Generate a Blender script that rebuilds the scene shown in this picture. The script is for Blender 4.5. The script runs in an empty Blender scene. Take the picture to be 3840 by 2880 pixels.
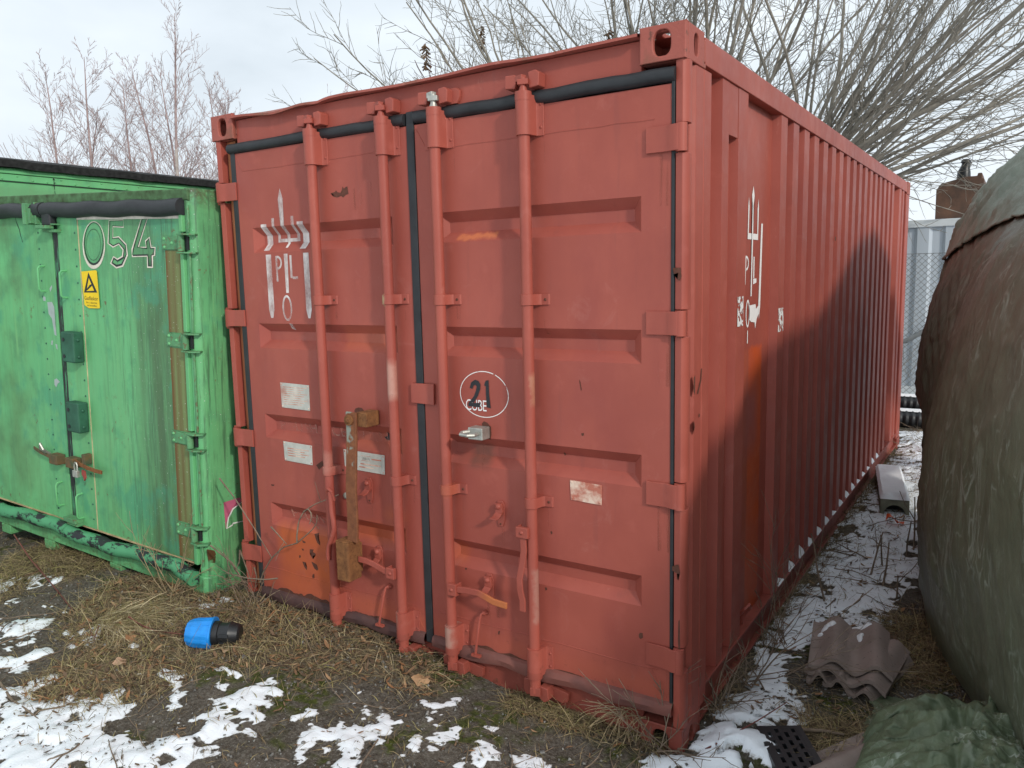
import bpy, bmesh, math, random
import numpy as np
from mathutils import Vector, Matrix

scene = bpy.context.scene
COL = scene.collection
rng = random.Random(11)
npr = np.random.default_rng(5)

# ------------------------------------------------------------------ camera
cam_d = bpy.data.cameras.new('camera')
cam = bpy.data.objects.new('camera', cam_d); COL.objects.link(cam)
cam_d.sensor_width = 36.0; cam_d.lens = 27.57; cam_d.clip_start = 0.05; cam_d.clip_end = 2000
cR = Vector((0.83981659, 0.5423691, -0.02332057)); cU = Vector((-0.05317147, 0.12493135, 0.9907396)); cF = Vector((-0.54026002, 0.83079956, -0.13375798))
M = Matrix.Identity(4)
for i in range(3):
    M[i][0] = cR[i]; M[i][1] = cU[i]; M[i][2] = -cF[i]
M[0][3], M[1][3], M[2][3] = 3.40724, -2.58948, 1.76522
cam.matrix_world = M
scene.camera = cam

# ------------------------------------------------------------------ sky, sun, exposure
SUN_AZ = 64.0    # degrees from -Y towards +X
SUN_EL = 27.0
sun_dir = Vector((math.sin(math.radians(SUN_AZ)) * math.cos(math.radians(SUN_EL)), -math.cos(math.radians(SUN_AZ)) * math.cos(math.radians(SUN_EL)), math.sin(math.radians(SUN_EL))))
world = bpy.data.worlds.new('World'); scene.world = world; world.use_nodes = True
wt = world.node_tree; wt.nodes.clear()
w_out = wt.nodes.new('ShaderNodeOutputWorld'); w_bg = wt.nodes.new('ShaderNodeBackground'); w_bg2 = wt.nodes.new('ShaderNodeBackground'); w_mix = wt.nodes.new('ShaderNodeMixShader')
w_sky = wt.nodes.new('ShaderNodeTexSky'); w_sky.sky_type = 'NISHITA'; w_sky.sun_disc = False
w_sky.sun_elevation = math.radians(SUN_EL); w_sky.sun_rotation = math.radians(180 - SUN_AZ)
w_sky.air_density = 1.0; w_sky.dust_density = 2.0; w_sky.ozone_density = 1.0
wt.links.new(w_sky.outputs[0], w_bg.inputs[0]); w_bg.inputs[1].default_value = 0.10
w_tc = wt.nodes.new('ShaderNodeTexCoord'); w_map = wt.nodes.new('ShaderNodeMapping'); w_map.inputs['Scale'].default_value = (1, 1, 2.2)
w_map.inputs['Location'].default_value = (0.37, 1.13, 0.2)
wt.links.new(w_tc.outputs['Generated'], w_map.inputs[0])
w_n = wt.nodes.new('ShaderNodeTexNoise'); w_n.inputs['Scale'].default_value = 2.6; w_n.inputs['Detail'].default_value = 6; w_n.inputs['Roughness'].default_value = .5
wt.links.new(w_map.outputs[0], w_n.inputs['Vector'])
w_r = wt.nodes.new('ShaderNodeValToRGB')
e = w_r.color_ramp.elements
e[0].position = .28; e[0].color = (.60, .67, .73, 1); e[1].position = .70; e[1].color = (.88, .93, .97, 1)
k = w_r.color_ramp.elements.new(.42); k.color = (.71, .78, .84, 1)
k = w_r.color_ramp.elements.new(.52); k.color = (.77, .84, .90, 1)
wt.links.new(w_n.outputs[0], w_r.inputs[0]); wt.links.new(w_r.outputs[0], w_bg2.inputs[0]); w_bg2.inputs[1].default_value = 1.0
w_mix.inputs[0].default_value = .95
wt.links.new(w_bg.outputs[0], w_mix.inputs[1]); wt.links.new(w_bg2.outputs[0], w_mix.inputs[2]); wt.links.new(w_mix.outputs[0], w_out.inputs[0])
sun_d = bpy.data.lights.new('sun', 'SUN'); sun_d.energy = 1.85; sun_d.angle = math.radians(4.0); sun_d.color = (1, .95, .87)
sun = bpy.data.objects.new('sun', sun_d); COL.objects.link(sun)
sun.rotation_euler = sun_dir.to_track_quat('Z', 'Y').to_euler(); sun.location = (8, -6, 8)
scene.view_settings.view_transform = 'Standard'; scene.view_settings.look = 'None'
scene.view_settings.exposure = 0.26; scene.view_settings.gamma = 1.0; scene.view_settings.use_curve_mapping = False
scene.cycles.use_denoising = True
scene.cycles.max_bounces = 6; scene.cycles.transparent_max_bounces = 12

# ------------------------------------------------------------------ measured outlines (metres)
SNOW=[[[-0.278,-1.157],[-0.16,-0.99],[-0.088,-1.001],[-0.055,-1.1],[0.11,-0.972],[0.17,-1.041],[0.279,-0.901],[0.397,-0.929],[0.476,-1.001],[0.6,-1.053],[0.692,-1.023],[0.697,-0.917],[0.773,-0.811],[0.805,-0.754],[0.686,-0.747],[0.758,-0.648],[0.827,-0.489],[0.856,-0.506],[0.859,-0.592],[0.91,-0.636],[0.897,-0.704],[0.988,-0.73],[0.882,-0.78],[0.95,-0.827],[0.914,-0.902],[0.997,-0.927],[0.916,-1.008],[0.961,-1.086],[0.435,-1.469]],[[-1.042,-0.806],[-0.676,-0.601],[-0.65,-0.723],[-0.619,-0.793],[-0.469,-0.781],[-0.511,-0.689],[-0.468,-0.684],[-0.441,-0.782],[-0.609,-0.898],[-0.735,-0.943]],[[-0.588,-1.008],[-0.414,-0.809],[-0.361,-0.863],[-0.316,-0.992],[-0.422,-1.082]],[[-1.251,-0.55],[-1.298,-0.458],[-1.152,-0.381],[-1.08,-0.426],[-1.128,-0.519]],[[-1.363,-0.664],[-1.462,-0.567],[-1.426,-0.507],[-1.313,-0.574],[-1.285,-0.684]],[[-1.167,-0.686],[-1.13,-0.638],[-1.084,-0.652],[-1.105,-0.693]],[[-0.847,-0.518],[-0.802,-0.473],[-0.79,-0.525]],[[-0.865,-0.606],[-0.834,-0.585],[-0.808,-0.613]],[[-0.143,-0.345],[-0.053,-0.251],[-0.005,-0.133],[0.039,-0.167],[-0.011,-0.298]],[[1.253,-0.807],[1.145,-0.695],[1.251,-0.648],[1.261,-0.584],[1.217,-0.54],[1.329,-0.48],[1.371,-0.388],[1.42,-0.437],[1.447,-0.418],[1.445,-0.481],[1.477,-0.518],[1.45,-0.565],[1.407,-0.556],[1.421,-0.594],[1.435,-0.639],[1.42,-0.667],[1.455,-0.723],[1.344,-0.689],[1.283,-0.692],[1.252,-0.711],[1.292,-0.809]],[[1.253,-0.469],[1.278,-0.432],[1.307,-0.464],[1.267,-0.476]],[[1.383,-0.266],[1.421,-0.249],[1.452,-0.284],[1.515,-0.242],[1.535,-0.185],[1.552,-0.225],[1.49,-0.3],[1.45,-0.308]],[[1.537,-0.385],[1.544,-0.315],[1.566,-0.299],[1.592,-0.376]],[[1.561,-0.591],[1.549,-0.458],[1.621,-0.513],[1.608,-0.622]],[[1.615,-0.489],[1.617,-0.409],[1.653,-0.342],[1.688,-0.389],[1.66,-0.438],[1.672,-0.487],[1.644,-0.517]],[[1.794,-0.412],[1.812,-0.34],[1.829,-0.337],[1.908,-0.454],[1.851,-0.493]],[[1.431,-0.822],[1.383,-0.769],[1.395,-0.719],[1.434,-0.702],[1.487,-0.694],[1.542,-0.752]],[[1.779,-0.577],[1.747,-0.51],[1.787,-0.473],[1.856,-0.525]],[[1.977,-0.425],[1.94,-0.357],[1.965,-0.33],[2.023,-0.339],[2.067,-0.383]],[[1.177,-0.414],[1.183,-0.388],[1.229,-0.444],[1.217,-0.463]],[[1.761,-0.274],[1.778,-0.251],[1.792,-0.282],[1.789,-0.305]],[[2.355,-0.205],[2.332,-0.116],[2.413,-0.039],[2.439,0.006],[2.443,0.218],[2.421,0.25],[2.453,0.374],[2.425,0.495],[2.468,0.546],[2.44,0.736],[2.395,1.019],[2.379,1.293],[2.479,1.388],[2.45,1.719],[2.461,2.075],[2.847,2.292],[2.945,1.527],[2.767,1.407],[2.726,1.455],[2.642,1.317],[2.645,1.067],[2.594,1.021],[2.626,0.963],[2.572,0.931],[2.624,0.843],[2.692,0.678],[2.761,0.592],[2.783,0.397],[2.803,0.398],[2.7,0.273],[2.782,0.311],[2.773,0.224],[2.789,0.137],[2.777,0.048]],[[2.458,1.317],[2.449,1.594],[2.438,1.965],[2.427,2.325],[2.454,2.531],[2.456,2.897],[2.445,3.303],[2.451,3.847],[2.479,4.286],[2.484,5.051],[2.441,5.779],[2.416,6.523],[2.667,6.647],[3.027,2.571],[2.962,2.03],[2.922,1.664],[2.923,1.494],[2.802,1.424],[2.688,1.45],[2.636,1.328]],[[2.352,6.593],[2.357,6.737],[2.725,6.965],[2.818,5.789],[2.472,5.612]]]
GRASS=[[[-0.63,-0.626],[-0.763,-0.22],[-0.432,-0.088],[-0.154,-0.153],[0.093,-0.077],[0.486,-0.013],[0.836,-0.338],[0.615,-0.534],[0.487,-0.584],[0.379,-0.854],[0.079,-1.109],[-0.143,-1.028],[-0.138,-0.81]],[[0.408,-0.047],[0.7,-0.05],[0.975,0.035],[1.29,0.051],[1.496,-0.023],[1.415,-0.205],[1.214,-0.235],[0.873,-0.464]],[[1.71,0.028],[2.026,0.123],[2.104,-0.032],[1.943,-0.087],[1.695,-0.108]],[[2.141,0.105],[2.215,0.139],[2.358,0.018],[2.363,-0.049],[2.222,-0.094]],[[2.344,2.008],[2.461,2.075],[2.453,1.613],[2.483,1.372],[2.387,1.316],[2.39,1.016],[2.446,0.654],[2.453,0.374],[2.434,0.246],[2.4,0.343],[2.372,0.815],[2.387,1.316]],[[2.413,5.593],[2.471,5.622],[2.492,4.018],[2.47,2.743],[2.447,1.87],[2.498,1.341],[2.408,1.288],[2.386,1.996]],[[2.934,1.536],[3.098,1.646],[3.141,1.385],[3.288,1.124],[3.205,1.053],[3.077,1.0],[3.054,1.294]],[[2.766,0.377],[2.875,0.47],[3.042,0.523],[3.048,0.396],[2.957,0.228],[2.893,0.254],[2.797,0.315]],[[-1.731,-0.454],[-1.878,-0.131],[-1.676,-0.054],[-1.004,-0.162],[-1.081,-0.37],[-1.343,-0.476],[-1.173,-0.705]],[[-0.41,-0.645],[-0.452,-0.487],[-0.27,-0.405],[-0.194,-0.492],[-0.284,-0.644]]]
MOSS=[[[0.888,-0.477],[0.998,-0.386],[1.141,-0.449],[1.171,-0.554],[1.079,-0.65]],[[1.446,-0.45],[1.552,-0.395],[1.559,-0.47],[1.541,-0.605],[1.466,-0.582]],[[1.862,-0.123],[1.938,-0.079],[1.952,-0.125],[1.904,-0.18]],[[0.767,-0.545],[0.931,-0.427],[1.093,-0.579],[0.939,-0.71]],[[-0.978,-0.262],[-0.833,-0.212],[-0.6,-0.319],[-0.721,-0.393]],[[1.738,-0.269],[1.793,-0.196],[1.838,-0.321],[1.753,-0.382]],[[2.77,0.709],[2.882,0.774],[2.993,0.634],[2.923,0.535],[2.795,0.567]],[[0.539,-1.027],[0.628,-0.982],[0.683,-1.046],[0.617,-1.063]]]
D0W=[[-0.759,1.833],[-0.764,1.805],[-0.775,1.779],[-0.789,1.756],[-0.807,1.736],[-0.828,1.72],[-0.851,1.711],[-0.874,1.707],[-0.896,1.709],[-0.917,1.718],[-0.935,1.733],[-0.949,1.753],[-0.959,1.776],[-0.963,1.803],[-0.963,1.831],[-0.957,1.859],[-0.946,1.885],[-0.931,1.909],[-0.912,1.929],[-0.891,1.943],[-0.869,1.952],[-0.846,1.955],[-0.824,1.952],[-0.804,1.943],[-0.786,1.929],[-0.772,1.909],[-0.763,1.886],[-0.759,1.86]]
D0B=[[-0.772,1.838],[-0.777,1.813],[-0.786,1.789],[-0.799,1.767],[-0.814,1.749],[-0.832,1.735],[-0.852,1.727],[-0.872,1.723],[-0.891,1.726],[-0.909,1.734],[-0.924,1.747],[-0.936,1.765],[-0.945,1.787],[-0.948,1.811],[-0.948,1.836],[-0.942,1.862],[-0.933,1.886],[-0.92,1.907],[-0.904,1.925],[-0.886,1.938],[-0.866,1.947],[-0.847,1.949],[-0.828,1.946],[-0.81,1.938],[-0.795,1.925],[-0.784,1.907],[-0.776,1.886],[-0.772,1.863]]
D0I=[[-0.796,1.831],[-0.799,1.813],[-0.806,1.795],[-0.816,1.778],[-0.828,1.765],[-0.842,1.754],[-0.857,1.748],[-0.873,1.745],[-0.888,1.747],[-0.901,1.753],[-0.913,1.763],[-0.923,1.777],[-0.929,1.793],[-0.932,1.811],[-0.932,1.83],[-0.928,1.849],[-0.921,1.867],[-0.91,1.883],[-0.898,1.897],[-0.884,1.907],[-0.869,1.913],[-0.854,1.915],[-0.839,1.913],[-0.825,1.907],[-0.814,1.897],[-0.805,1.884],[-0.798,1.868],[-0.795,1.85]]
D5W=[[-0.706,1.961],[-0.577,1.963],[-0.578,1.924],[-0.673,1.927],[-0.679,1.869],[-0.626,1.874],[-0.564,1.833],[-0.559,1.779],[-0.605,1.723],[-0.664,1.713],[-0.712,1.733],[-0.684,1.766],[-0.649,1.752],[-0.604,1.769],[-0.594,1.806],[-0.63,1.835],[-0.684,1.82],[-0.727,1.838]]
D5B=[[-0.699,1.956],[-0.584,1.959],[-0.585,1.928],[-0.68,1.932],[-0.686,1.864],[-0.63,1.869],[-0.573,1.831],[-0.569,1.78],[-0.612,1.728],[-0.661,1.719],[-0.702,1.735],[-0.682,1.76],[-0.65,1.746],[-0.595,1.766],[-0.584,1.808],[-0.627,1.841],[-0.682,1.826],[-0.717,1.841]]
D4W=[[-0.421,1.968],[-0.369,1.969],[-0.459,1.823],[-0.392,1.82],[-0.397,1.853],[-0.361,1.873],[-0.351,1.821],[-0.318,1.821],[-0.326,1.782],[-0.345,1.778],[-0.35,1.721],[-0.387,1.72],[-0.389,1.778],[-0.519,1.774],[-0.515,1.81]]
D4B=[[-0.415,1.963],[-0.377,1.966],[-0.468,1.819],[-0.385,1.816],[-0.388,1.851],[-0.365,1.867],[-0.358,1.816],[-0.325,1.817],[-0.333,1.785],[-0.353,1.782],[-0.357,1.725],[-0.38,1.725],[-0.382,1.782],[-0.511,1.778],[-0.505,1.809]]
SIGN=[[-0.99,1.68],[-0.85,1.691],[-0.84,1.686],[-0.832,1.486],[-0.838,1.481],[-0.939,1.477],[-0.98,1.493]]
TRI_O=[[-0.921,1.678],[-0.848,1.568],[-0.854,1.562],[-0.972,1.557],[-0.976,1.563]]
TRI_I=[[-0.922,1.655],[-0.87,1.574],[-0.956,1.568]]
BOTTLE=[[-0.953,1.58],[-0.912,1.611],[-0.904,1.609],[-0.897,1.616],[-0.893,1.613],[-0.899,1.606],[-0.896,1.603],[-0.944,1.576]]
SIGNTXT=[[-0.975,1.526],[-0.846,1.533],[-0.96,1.507],[-0.857,1.513],[-0.954,1.491],[-0.859,1.496]]
CRACK=[[-1.656,1.988],[-1.639,1.946],[-1.618,1.912],[-1.61,1.878],[-1.593,1.837]]
PEEL=[[[-1.362,1.49],[-1.312,1.495],[-1.291,1.466],[-1.295,1.391],[-1.289,1.296],[-1.31,1.302],[-1.325,1.396],[-1.356,1.422]],[[-1.406,1.525],[-1.376,1.52],[-1.379,1.496],[-1.404,1.498]],[[-1.348,1.029],[-1.322,1.039],[-1.288,1.021],[-1.314,1.008],[-1.332,0.984],[-1.35,0.998]],[[-1.348,1.264],[-1.33,1.266],[-1.34,1.237],[-1.355,1.24]],[[-1.308,1.247],[-1.289,1.245],[-1.287,1.214],[-1.301,1.22]],[[-1.326,1.572],[-1.299,1.594],[-1.298,1.58],[-1.322,1.552]]]
PINK=[[0.117,0.484],[0.224,0.485],[0.235,0.463],[0.148,0.411],[0.131,0.367],[0.125,0.333],[0.121,0.396]]
PINKW=[[0.238,0.455],[0.175,0.433],[0.143,0.39],[0.131,0.335],[0.168,0.344],[0.172,0.352],[0.242,0.345]]
RUSTF=[[0.0,0.259],[0.047,0.237],[0.057,0.215],[0.047,0.166],[0.008,0.186],[0.002,0.226]]
CHIPS=[[[0.777,2.161],[0.806,2.166],[0.812,2.172],[0.819,2.163],[0.838,2.159],[0.846,2.168],[0.853,2.185],[0.86,2.175],[0.872,2.182],[0.882,2.183],[0.887,2.15],[0.869,2.147],[0.854,2.137],[0.841,2.145],[0.819,2.14],[0.794,2.145],[0.795,2.155]],[[0.542,0.54],[0.571,0.548],[0.574,0.534],[0.561,0.526],[0.58,0.505],[0.578,0.487],[0.559,0.496],[0.549,0.518]],[[0.503,0.455],[0.532,0.458],[0.522,0.445],[0.542,0.439],[0.542,0.43],[0.521,0.424],[0.522,0.406],[0.508,0.421],[0.513,0.434],[0.501,0.435]],[[0.51,0.392],[0.526,0.389],[0.546,0.383],[0.556,0.362],[0.547,0.351],[0.528,0.359],[0.517,0.375]],[[0.443,0.38],[0.468,0.381],[0.462,0.365],[0.476,0.356],[0.473,0.34],[0.457,0.352],[0.45,0.366]],[[0.513,0.326],[0.525,0.332],[0.52,0.319],[0.524,0.31],[0.513,0.301],[0.508,0.313]],[[0.452,0.493],[0.477,0.488],[0.472,0.48],[0.455,0.481]],[[0.422,0.409],[0.434,0.411],[0.434,0.401],[0.423,0.394]],[[0.246,0.755],[0.272,0.755],[0.267,0.747],[0.249,0.746]],[[0.444,0.449],[0.459,0.448],[0.457,0.438],[0.448,0.44]],[[0.855,1.177],[0.863,1.189],[0.882,1.195],[0.903,1.194],[0.917,1.182],[0.912,1.16],[0.921,1.145],[0.923,1.121],[0.884,1.12],[0.868,1.151]],[[0.583,0.891],[0.604,0.904],[0.628,0.919],[0.634,0.896],[0.601,0.87]],[[2.265,0.427],[2.27,0.436],[2.281,0.437],[2.283,0.42],[2.273,0.411],[2.266,0.416]],[[1.936,1.085],[1.945,1.088],[1.945,1.075],[1.937,1.073]],[[1.889,0.769],[1.897,0.77],[1.898,0.761],[1.891,0.756]],[[1.858,0.53],[1.867,0.532],[1.87,0.524],[1.862,0.517]],[[1.461,0.538],[1.471,0.54],[1.47,0.531],[1.463,0.529]],[[2.031,1.176],[2.043,1.179],[2.043,1.169],[2.034,1.166]],[[1.572,1.177],[1.582,1.187],[1.599,1.182],[1.609,1.172],[1.617,1.167],[1.618,1.133],[1.61,1.11],[1.583,1.119]],[[2.025,1.382],[2.03,1.375],[2.036,1.342],[2.032,1.34]],[[1.625,0.289],[1.635,0.294],[1.631,0.276],[1.624,0.275]]]
HOLE=[[1.001,1.061],[1.022,1.068],[1.029,1.091],[1.04,1.075],[1.057,1.074],[1.076,1.068],[1.056,1.058],[1.038,1.043],[1.034,1.05],[1.014,1.05]]
POSTCHIPS=[[[2.396,1.787],[2.424,1.787],[2.428,1.756],[2.422,1.743],[2.413,1.747],[2.416,1.77],[2.4,1.766]],[[2.398,0.721],[2.422,0.733],[2.429,0.702],[2.422,0.672],[2.415,0.699],[2.399,0.704]],[[2.423,0.52],[2.428,0.524],[2.43,0.406],[2.427,0.384],[2.422,0.436]],[[2.416,0.696],[2.426,0.698],[2.422,0.674],[2.417,0.675]]]
SIDECHIPS=[[[0.071,1.4],[0.088,1.408],[0.098,1.363],[0.087,1.336],[0.072,1.35]],[[0.078,1.236],[0.098,1.241],[0.104,1.215],[0.093,1.191],[0.08,1.215]],[[0.166,1.423],[0.175,1.422],[0.171,1.38],[0.138,1.333],[0.125,1.335],[0.158,1.381]],[[2.514,1.967],[2.548,1.97],[2.545,1.947],[2.511,1.939]],[[0.146,1.259],[0.157,1.257],[0.155,1.245],[0.145,1.246]]]
VINE=[[[0.17,-0.05,0.234],[0.211,-0.056,0.3],[0.289,-0.062,0.39],[0.389,-0.069,0.467],[0.499,-0.075,0.508],[0.576,-0.081,0.564],[0.629,-0.087,0.603],[0.666,-0.094,0.639],[0.678,-0.1,0.682]],[[0.511,-0.085,0.513],[0.508,-0.081,0.547],[0.523,-0.077,0.624],[0.56,-0.073,0.677],[0.638,-0.068,0.724],[0.721,-0.064,0.757],[0.787,-0.06,0.787]],[[0.568,-0.08,0.68],[0.603,-0.085,0.698],[0.627,-0.09,0.683],[0.632,-0.095,0.662],[0.624,-0.1,0.631]],[[-0.002,-0.12,0.783],[0.035,-0.11,0.736],[0.081,-0.1,0.685],[0.214,-0.09,0.532],[0.256,-0.08,0.463],[0.299,-0.07,0.397]],[[-0.008,-0.2,0.449],[0.039,-0.17,0.398],[0.078,-0.14,0.352],[0.111,-0.11,0.255],[0.103,-0.08,0.193]],[[0.159,-0.15,0.437],[0.127,-0.135,0.36],[0.085,-0.12,0.322]],[[0.159,-0.15,0.437],[0.153,-0.115,0.333],[0.151,-0.08,0.209]],[[0.43,-0.15,0.341],[0.359,-0.163,0.325],[0.244,-0.175,0.313],[0.126,-0.188,0.316],[0.072,-0.2,0.334]],[[0.223,-0.12,0.348],[0.223,-0.11,0.296],[0.195,-0.1,0.231]],[[0.31,-0.07,0.559],[0.36,-0.075,0.533],[0.429,-0.08,0.492]]]
CANE=[[-1.741,-0.35,0.267],[-1.587,-0.391,0.251],[-1.379,-0.433,0.196],[-1.173,-0.474,0.172],[-0.948,-0.515,0.132],[-0.758,-0.556,0.107],[-0.575,-0.598,0.085],[-0.425,-0.639,0.061],[-0.313,-0.68,0.053]]
CANE2=[[-0.2,-0.55,0.159],[-0.117,-0.538,0.129],[-0.022,-0.525,0.117],[0.13,-0.512,0.134],[0.277,-0.5,0.156]]
CANE3=[[-0.384,-0.75,0.073],[-0.33,-0.733,0.05],[-0.261,-0.717,0.046],[-0.195,-0.7,0.176]]


# ------------------------------------------------------------------ helpers
def ss(a, b, x):
    t = np.clip((np.asarray(x, float) - a) / (b - a), 0, 1)
    return t * t * (3 - 2 * t)
def gz(x, y):
    """ground height"""
    return .125 * (1 - ss(.5, 2.25, x)) * (1 - .6 * ss(1, 3, -np.asarray(x, float))) * (1 - .8 * ss(.1, 1.3, -np.asarray(y, float)))
_LAT = npr.random((256, 256))
def vnoise(x, y):
    x = np.asarray(x, float); y = np.asarray(y, float)
    xi = np.floor(x).astype(int); yi = np.floor(y).astype(int)
    fx = x - xi; fy = y - yi
    fx = fx * fx * (3 - 2 * fx); fy = fy * fy * (3 - 2 * fy)
    a = _LAT[xi % 256, yi % 256]; b = _LAT[(xi + 1) % 256, yi % 256]; c = _LAT[xi % 256, (yi + 1) % 256]; d = _LAT[(xi + 1) % 256, (yi + 1) % 256]
    return (a * (1 - fx) + b * fx) * (1 - fy) + (c * (1 - fx) + d * fx) * fy
def fbm(x, y, o=4, s=1.0):
    t = 0; a = 1; n = 0
    for i in range(o):
        t = t + a * vnoise(np.asarray(x) * s + 17.3 * i, np.asarray(y) * s + 9.1 * i); n += a; a *= .5; s *= 2.03
    return t / n
def sdf(px, py, polys):
    """signed distance to the union of polygons, positive inside"""
    best = np.full(px.shape, -9.0)
    for pl in polys:
        P = np.array(pl); Q = np.roll(P, -1, 0)
        d2 = np.full(px.shape, 1e9); ins = np.zeros(px.shape, bool)
        for (ax, ay), (bx, by) in zip(P, Q):
            ex, ey = bx - ax, by - ay; L = ex * ex + ey * ey + 1e-12
            t = np.clip(((px - ax) * ex + (py - ay) * ey) / L, 0, 1)
            d2 = np.minimum(d2, (px - ax - t * ex) ** 2 + (py - ay - t * ey) ** 2)
            c = ((ay > py) != (by > py)) & (px < (bx - ax) * (py - ay) / (by - ay + 1e-15) + ax)
            ins ^= c
        best = np.maximum(best, np.where(ins, 1, -1) * np.sqrt(d2))
    return best

class MB:
    def __init__(s): s.v = []; s.f = []
    def add(s, vs, fs):
        n = len(s.v); s.v += [tuple(float(c) for c in v) for v in vs]; s.f += [tuple(i + n for i in f) for f in fs]; return s
    def box(s, x0, x1, y0, y1, z0, z1):
        return s.add([(x0, y0, z0), (x1, y0, z0), (x1, y1, z0), (x0, y1, z0), (x0, y0, z1), (x1, y0, z1), (x1, y1, z1), (x0, y1, z1)],
                     [(0, 3, 2, 1), (4, 5, 6, 7), (0, 1, 5, 4), (1, 2, 6, 5), (2, 3, 7, 6), (3, 0, 4, 7)])
    def obox(s, c, h, ang=0., axis='Z'):
        R = Matrix.Rotation(ang, 3, axis); c = Vector(c)
        vs = [c + R @ Vector((sx * h[0], sy * h[1], sz * h[2])) for sz in (-1, 1) for sx, sy in ((-1, -1), (1, -1), (1, 1), (-1, 1))]
        return s.add(vs, [(0, 3, 2, 1), (4, 5, 6, 7), (0, 1, 5, 4), (1, 2, 6, 5), (2, 3, 7, 6), (3, 0, 4, 7)])
    def prism(s, poly, axis, a0, a1):
        n = len(poly)
        def p(q, a): return {0: (a, q[0], q[1]), 1: (q[0], a, q[1]), 2: (q[0], q[1], a)}[axis]
        return s.add([p(q, a0) for q in poly] + [p(q, a1) for q in poly],
                     [tuple(range(n)), tuple(range(2 * n - 1, n - 1, -1))] + [(i, (i + 1) % n, n + (i + 1) % n, n + i) for i in range(n)])
    def tube(s, path, r, n=8, cap=True):
        P = [Vector(p) for p in path]; m = len(P)
        rr = [r] * m if isinstance(r, (int, float)) else list(r)
        vs = []; fs = []; pu = None
        for i in range(m):
            t = (P[min(i + 1, m - 1)] - P[max(i - 1, 0)])
            if t.length < 1e-9: t = Vector((0, 0, 1))
            t.normalize()
            if pu is None:
                pu = t.cross(Vector((0, 1, 0)) if abs(t.y) < .8 else Vector((1, 0, 0))).normalized()
            u = (pu - t * pu.dot(t)).normalized(); pu = u; w = t.cross(u)
            for j in range(n):
                a = 2 * math.pi * j / n
                vs.append(P[i] + (u * math.cos(a) + w * math.sin(a)) * rr[i])
        for i in range(m - 1):
            for j in range(n):
                fs.append((i * n + j, i * n + (j + 1) % n, (i + 1) * n + (j + 1) % n, (i + 1) * n + j))
        if cap: fs += [tuple(range(n - 1, -1, -1)), tuple((m - 1) * n + j for j in range(n))]
        return s.add(vs, fs)
    def strap(s, path, w, t, axis_w):
        """flat bar along path, width w along axis_w, thickness t"""
        P = [Vector(p) for p in path]; aw = Vector(axis_w).normalized(); vs = []; fs = []
        for i, p in enumerate(P):
            tg = (P[min(i + 1, len(P) - 1)] - P[max(i - 1, 0)]).normalized(); a = (aw - tg * aw.dot(tg)).normalized(); b = tg.cross(a)
            vs += [p + a * w / 2 + b * t / 2, p - a * w / 2 + b * t / 2, p - a * w / 2 - b * t / 2, p + a * w / 2 - b * t / 2]
        for i in range(len(P) - 1):
            for j in range(4): fs.append((4 * i + j, 4 * i + (j + 1) % 4, 4 * i + 4 + (j + 1) % 4, 4 * i + 4 + j))
        k = 4 * (len(P) - 1); fs += [(3, 2, 1, 0), (k, k + 1, k + 2, k + 3)]
        return s.add(vs, fs)
    def dome(s, c, nrm, r, h, n=8):
        c = Vector(c); nrm = Vector(nrm).normalized(); u = nrm.orthogonal().normalized(); w = nrm.cross(u); vs = []; fs = []
        for k, (rr, hh) in enumerate(((1, 0), (.85, .55), (.5, .9))):
            for j in range(n):
                a = 2 * math.pi * j / n; vs.append(c + (u * math.cos(a) + w * math.sin(a)) * r * rr + nrm * h * hh)
        vs.append(c + nrm * h)
        for k in range(2):
            for j in range(n): fs.append((k * n + j, k * n + (j + 1) % n, (k + 1) * n + (j + 1) % n, (k + 1) * n + j))
        for j in range(n): fs.append((2 * n + j, 2 * n + (j + 1) % n, 3 * n))
        return s.add(vs, fs)
    def build(s, name, m, parent=None, bevel=0., smooth=False, recalc=True, seg=2, angle=40):
        me = bpy.data.meshes.new(name); me.from_pydata(s.v, [], s.f)
        if recalc:
            bm = bmesh.new(); bm.from_mesh(me); bmesh.ops.recalc_face_normals(bm, faces=bm.faces); bm.to_mesh(me); bm.free()
        me.materials.append(m)
        o = bpy.data.objects.new(name, me); COL.objects.link(o)
        if parent is not None: o.parent = parent
        if smooth or bevel:
            me.shade_smooth(); me.set_sharp_from_angle(angle=math.radians(angle))
        if bevel:
            b = o.modifiers.new('bevel', 'BEVEL'); b.width = bevel; b.segments = seg; b.limit_method = 'ANGLE'; b.angle_limit = math.radians(40); b.harden_normals = True
        return o

def npmesh(name, V, F, m, parent=None, attrs=None, smooth=True):
    """V (n,3), F (k,3|4) numpy"""
    V = np.ascontiguousarray(V, np.float32); F = np.ascontiguousarray(F, np.int32); k = F.shape[1]
    me = bpy.data.meshes.new(name); me.vertices.add(len(V)); me.vertices.foreach_set('co', V.ravel())
    me.loops.add(F.size); me.loops.foreach_set('vertex_index', F.ravel())
    me.polygons.add(len(F)); me.polygons.foreach_set('loop_start', np.arange(0, F.size, k, dtype=np.int32))
    me.update(calc_edges=True); me.validate()
    for n_, a in (attrs or {}).items():
        at = me.attributes.new(n_, 'FLOAT', 'POINT'); at.data.foreach_set('value', np.ascontiguousarray(a, np.float32))
    if smooth: me.shade_smooth()
    me.materials.append(m)
    o = bpy.data.objects.new(name, me); COL.objects.link(o)
    if parent is not None: o.parent = parent
    return o

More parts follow.
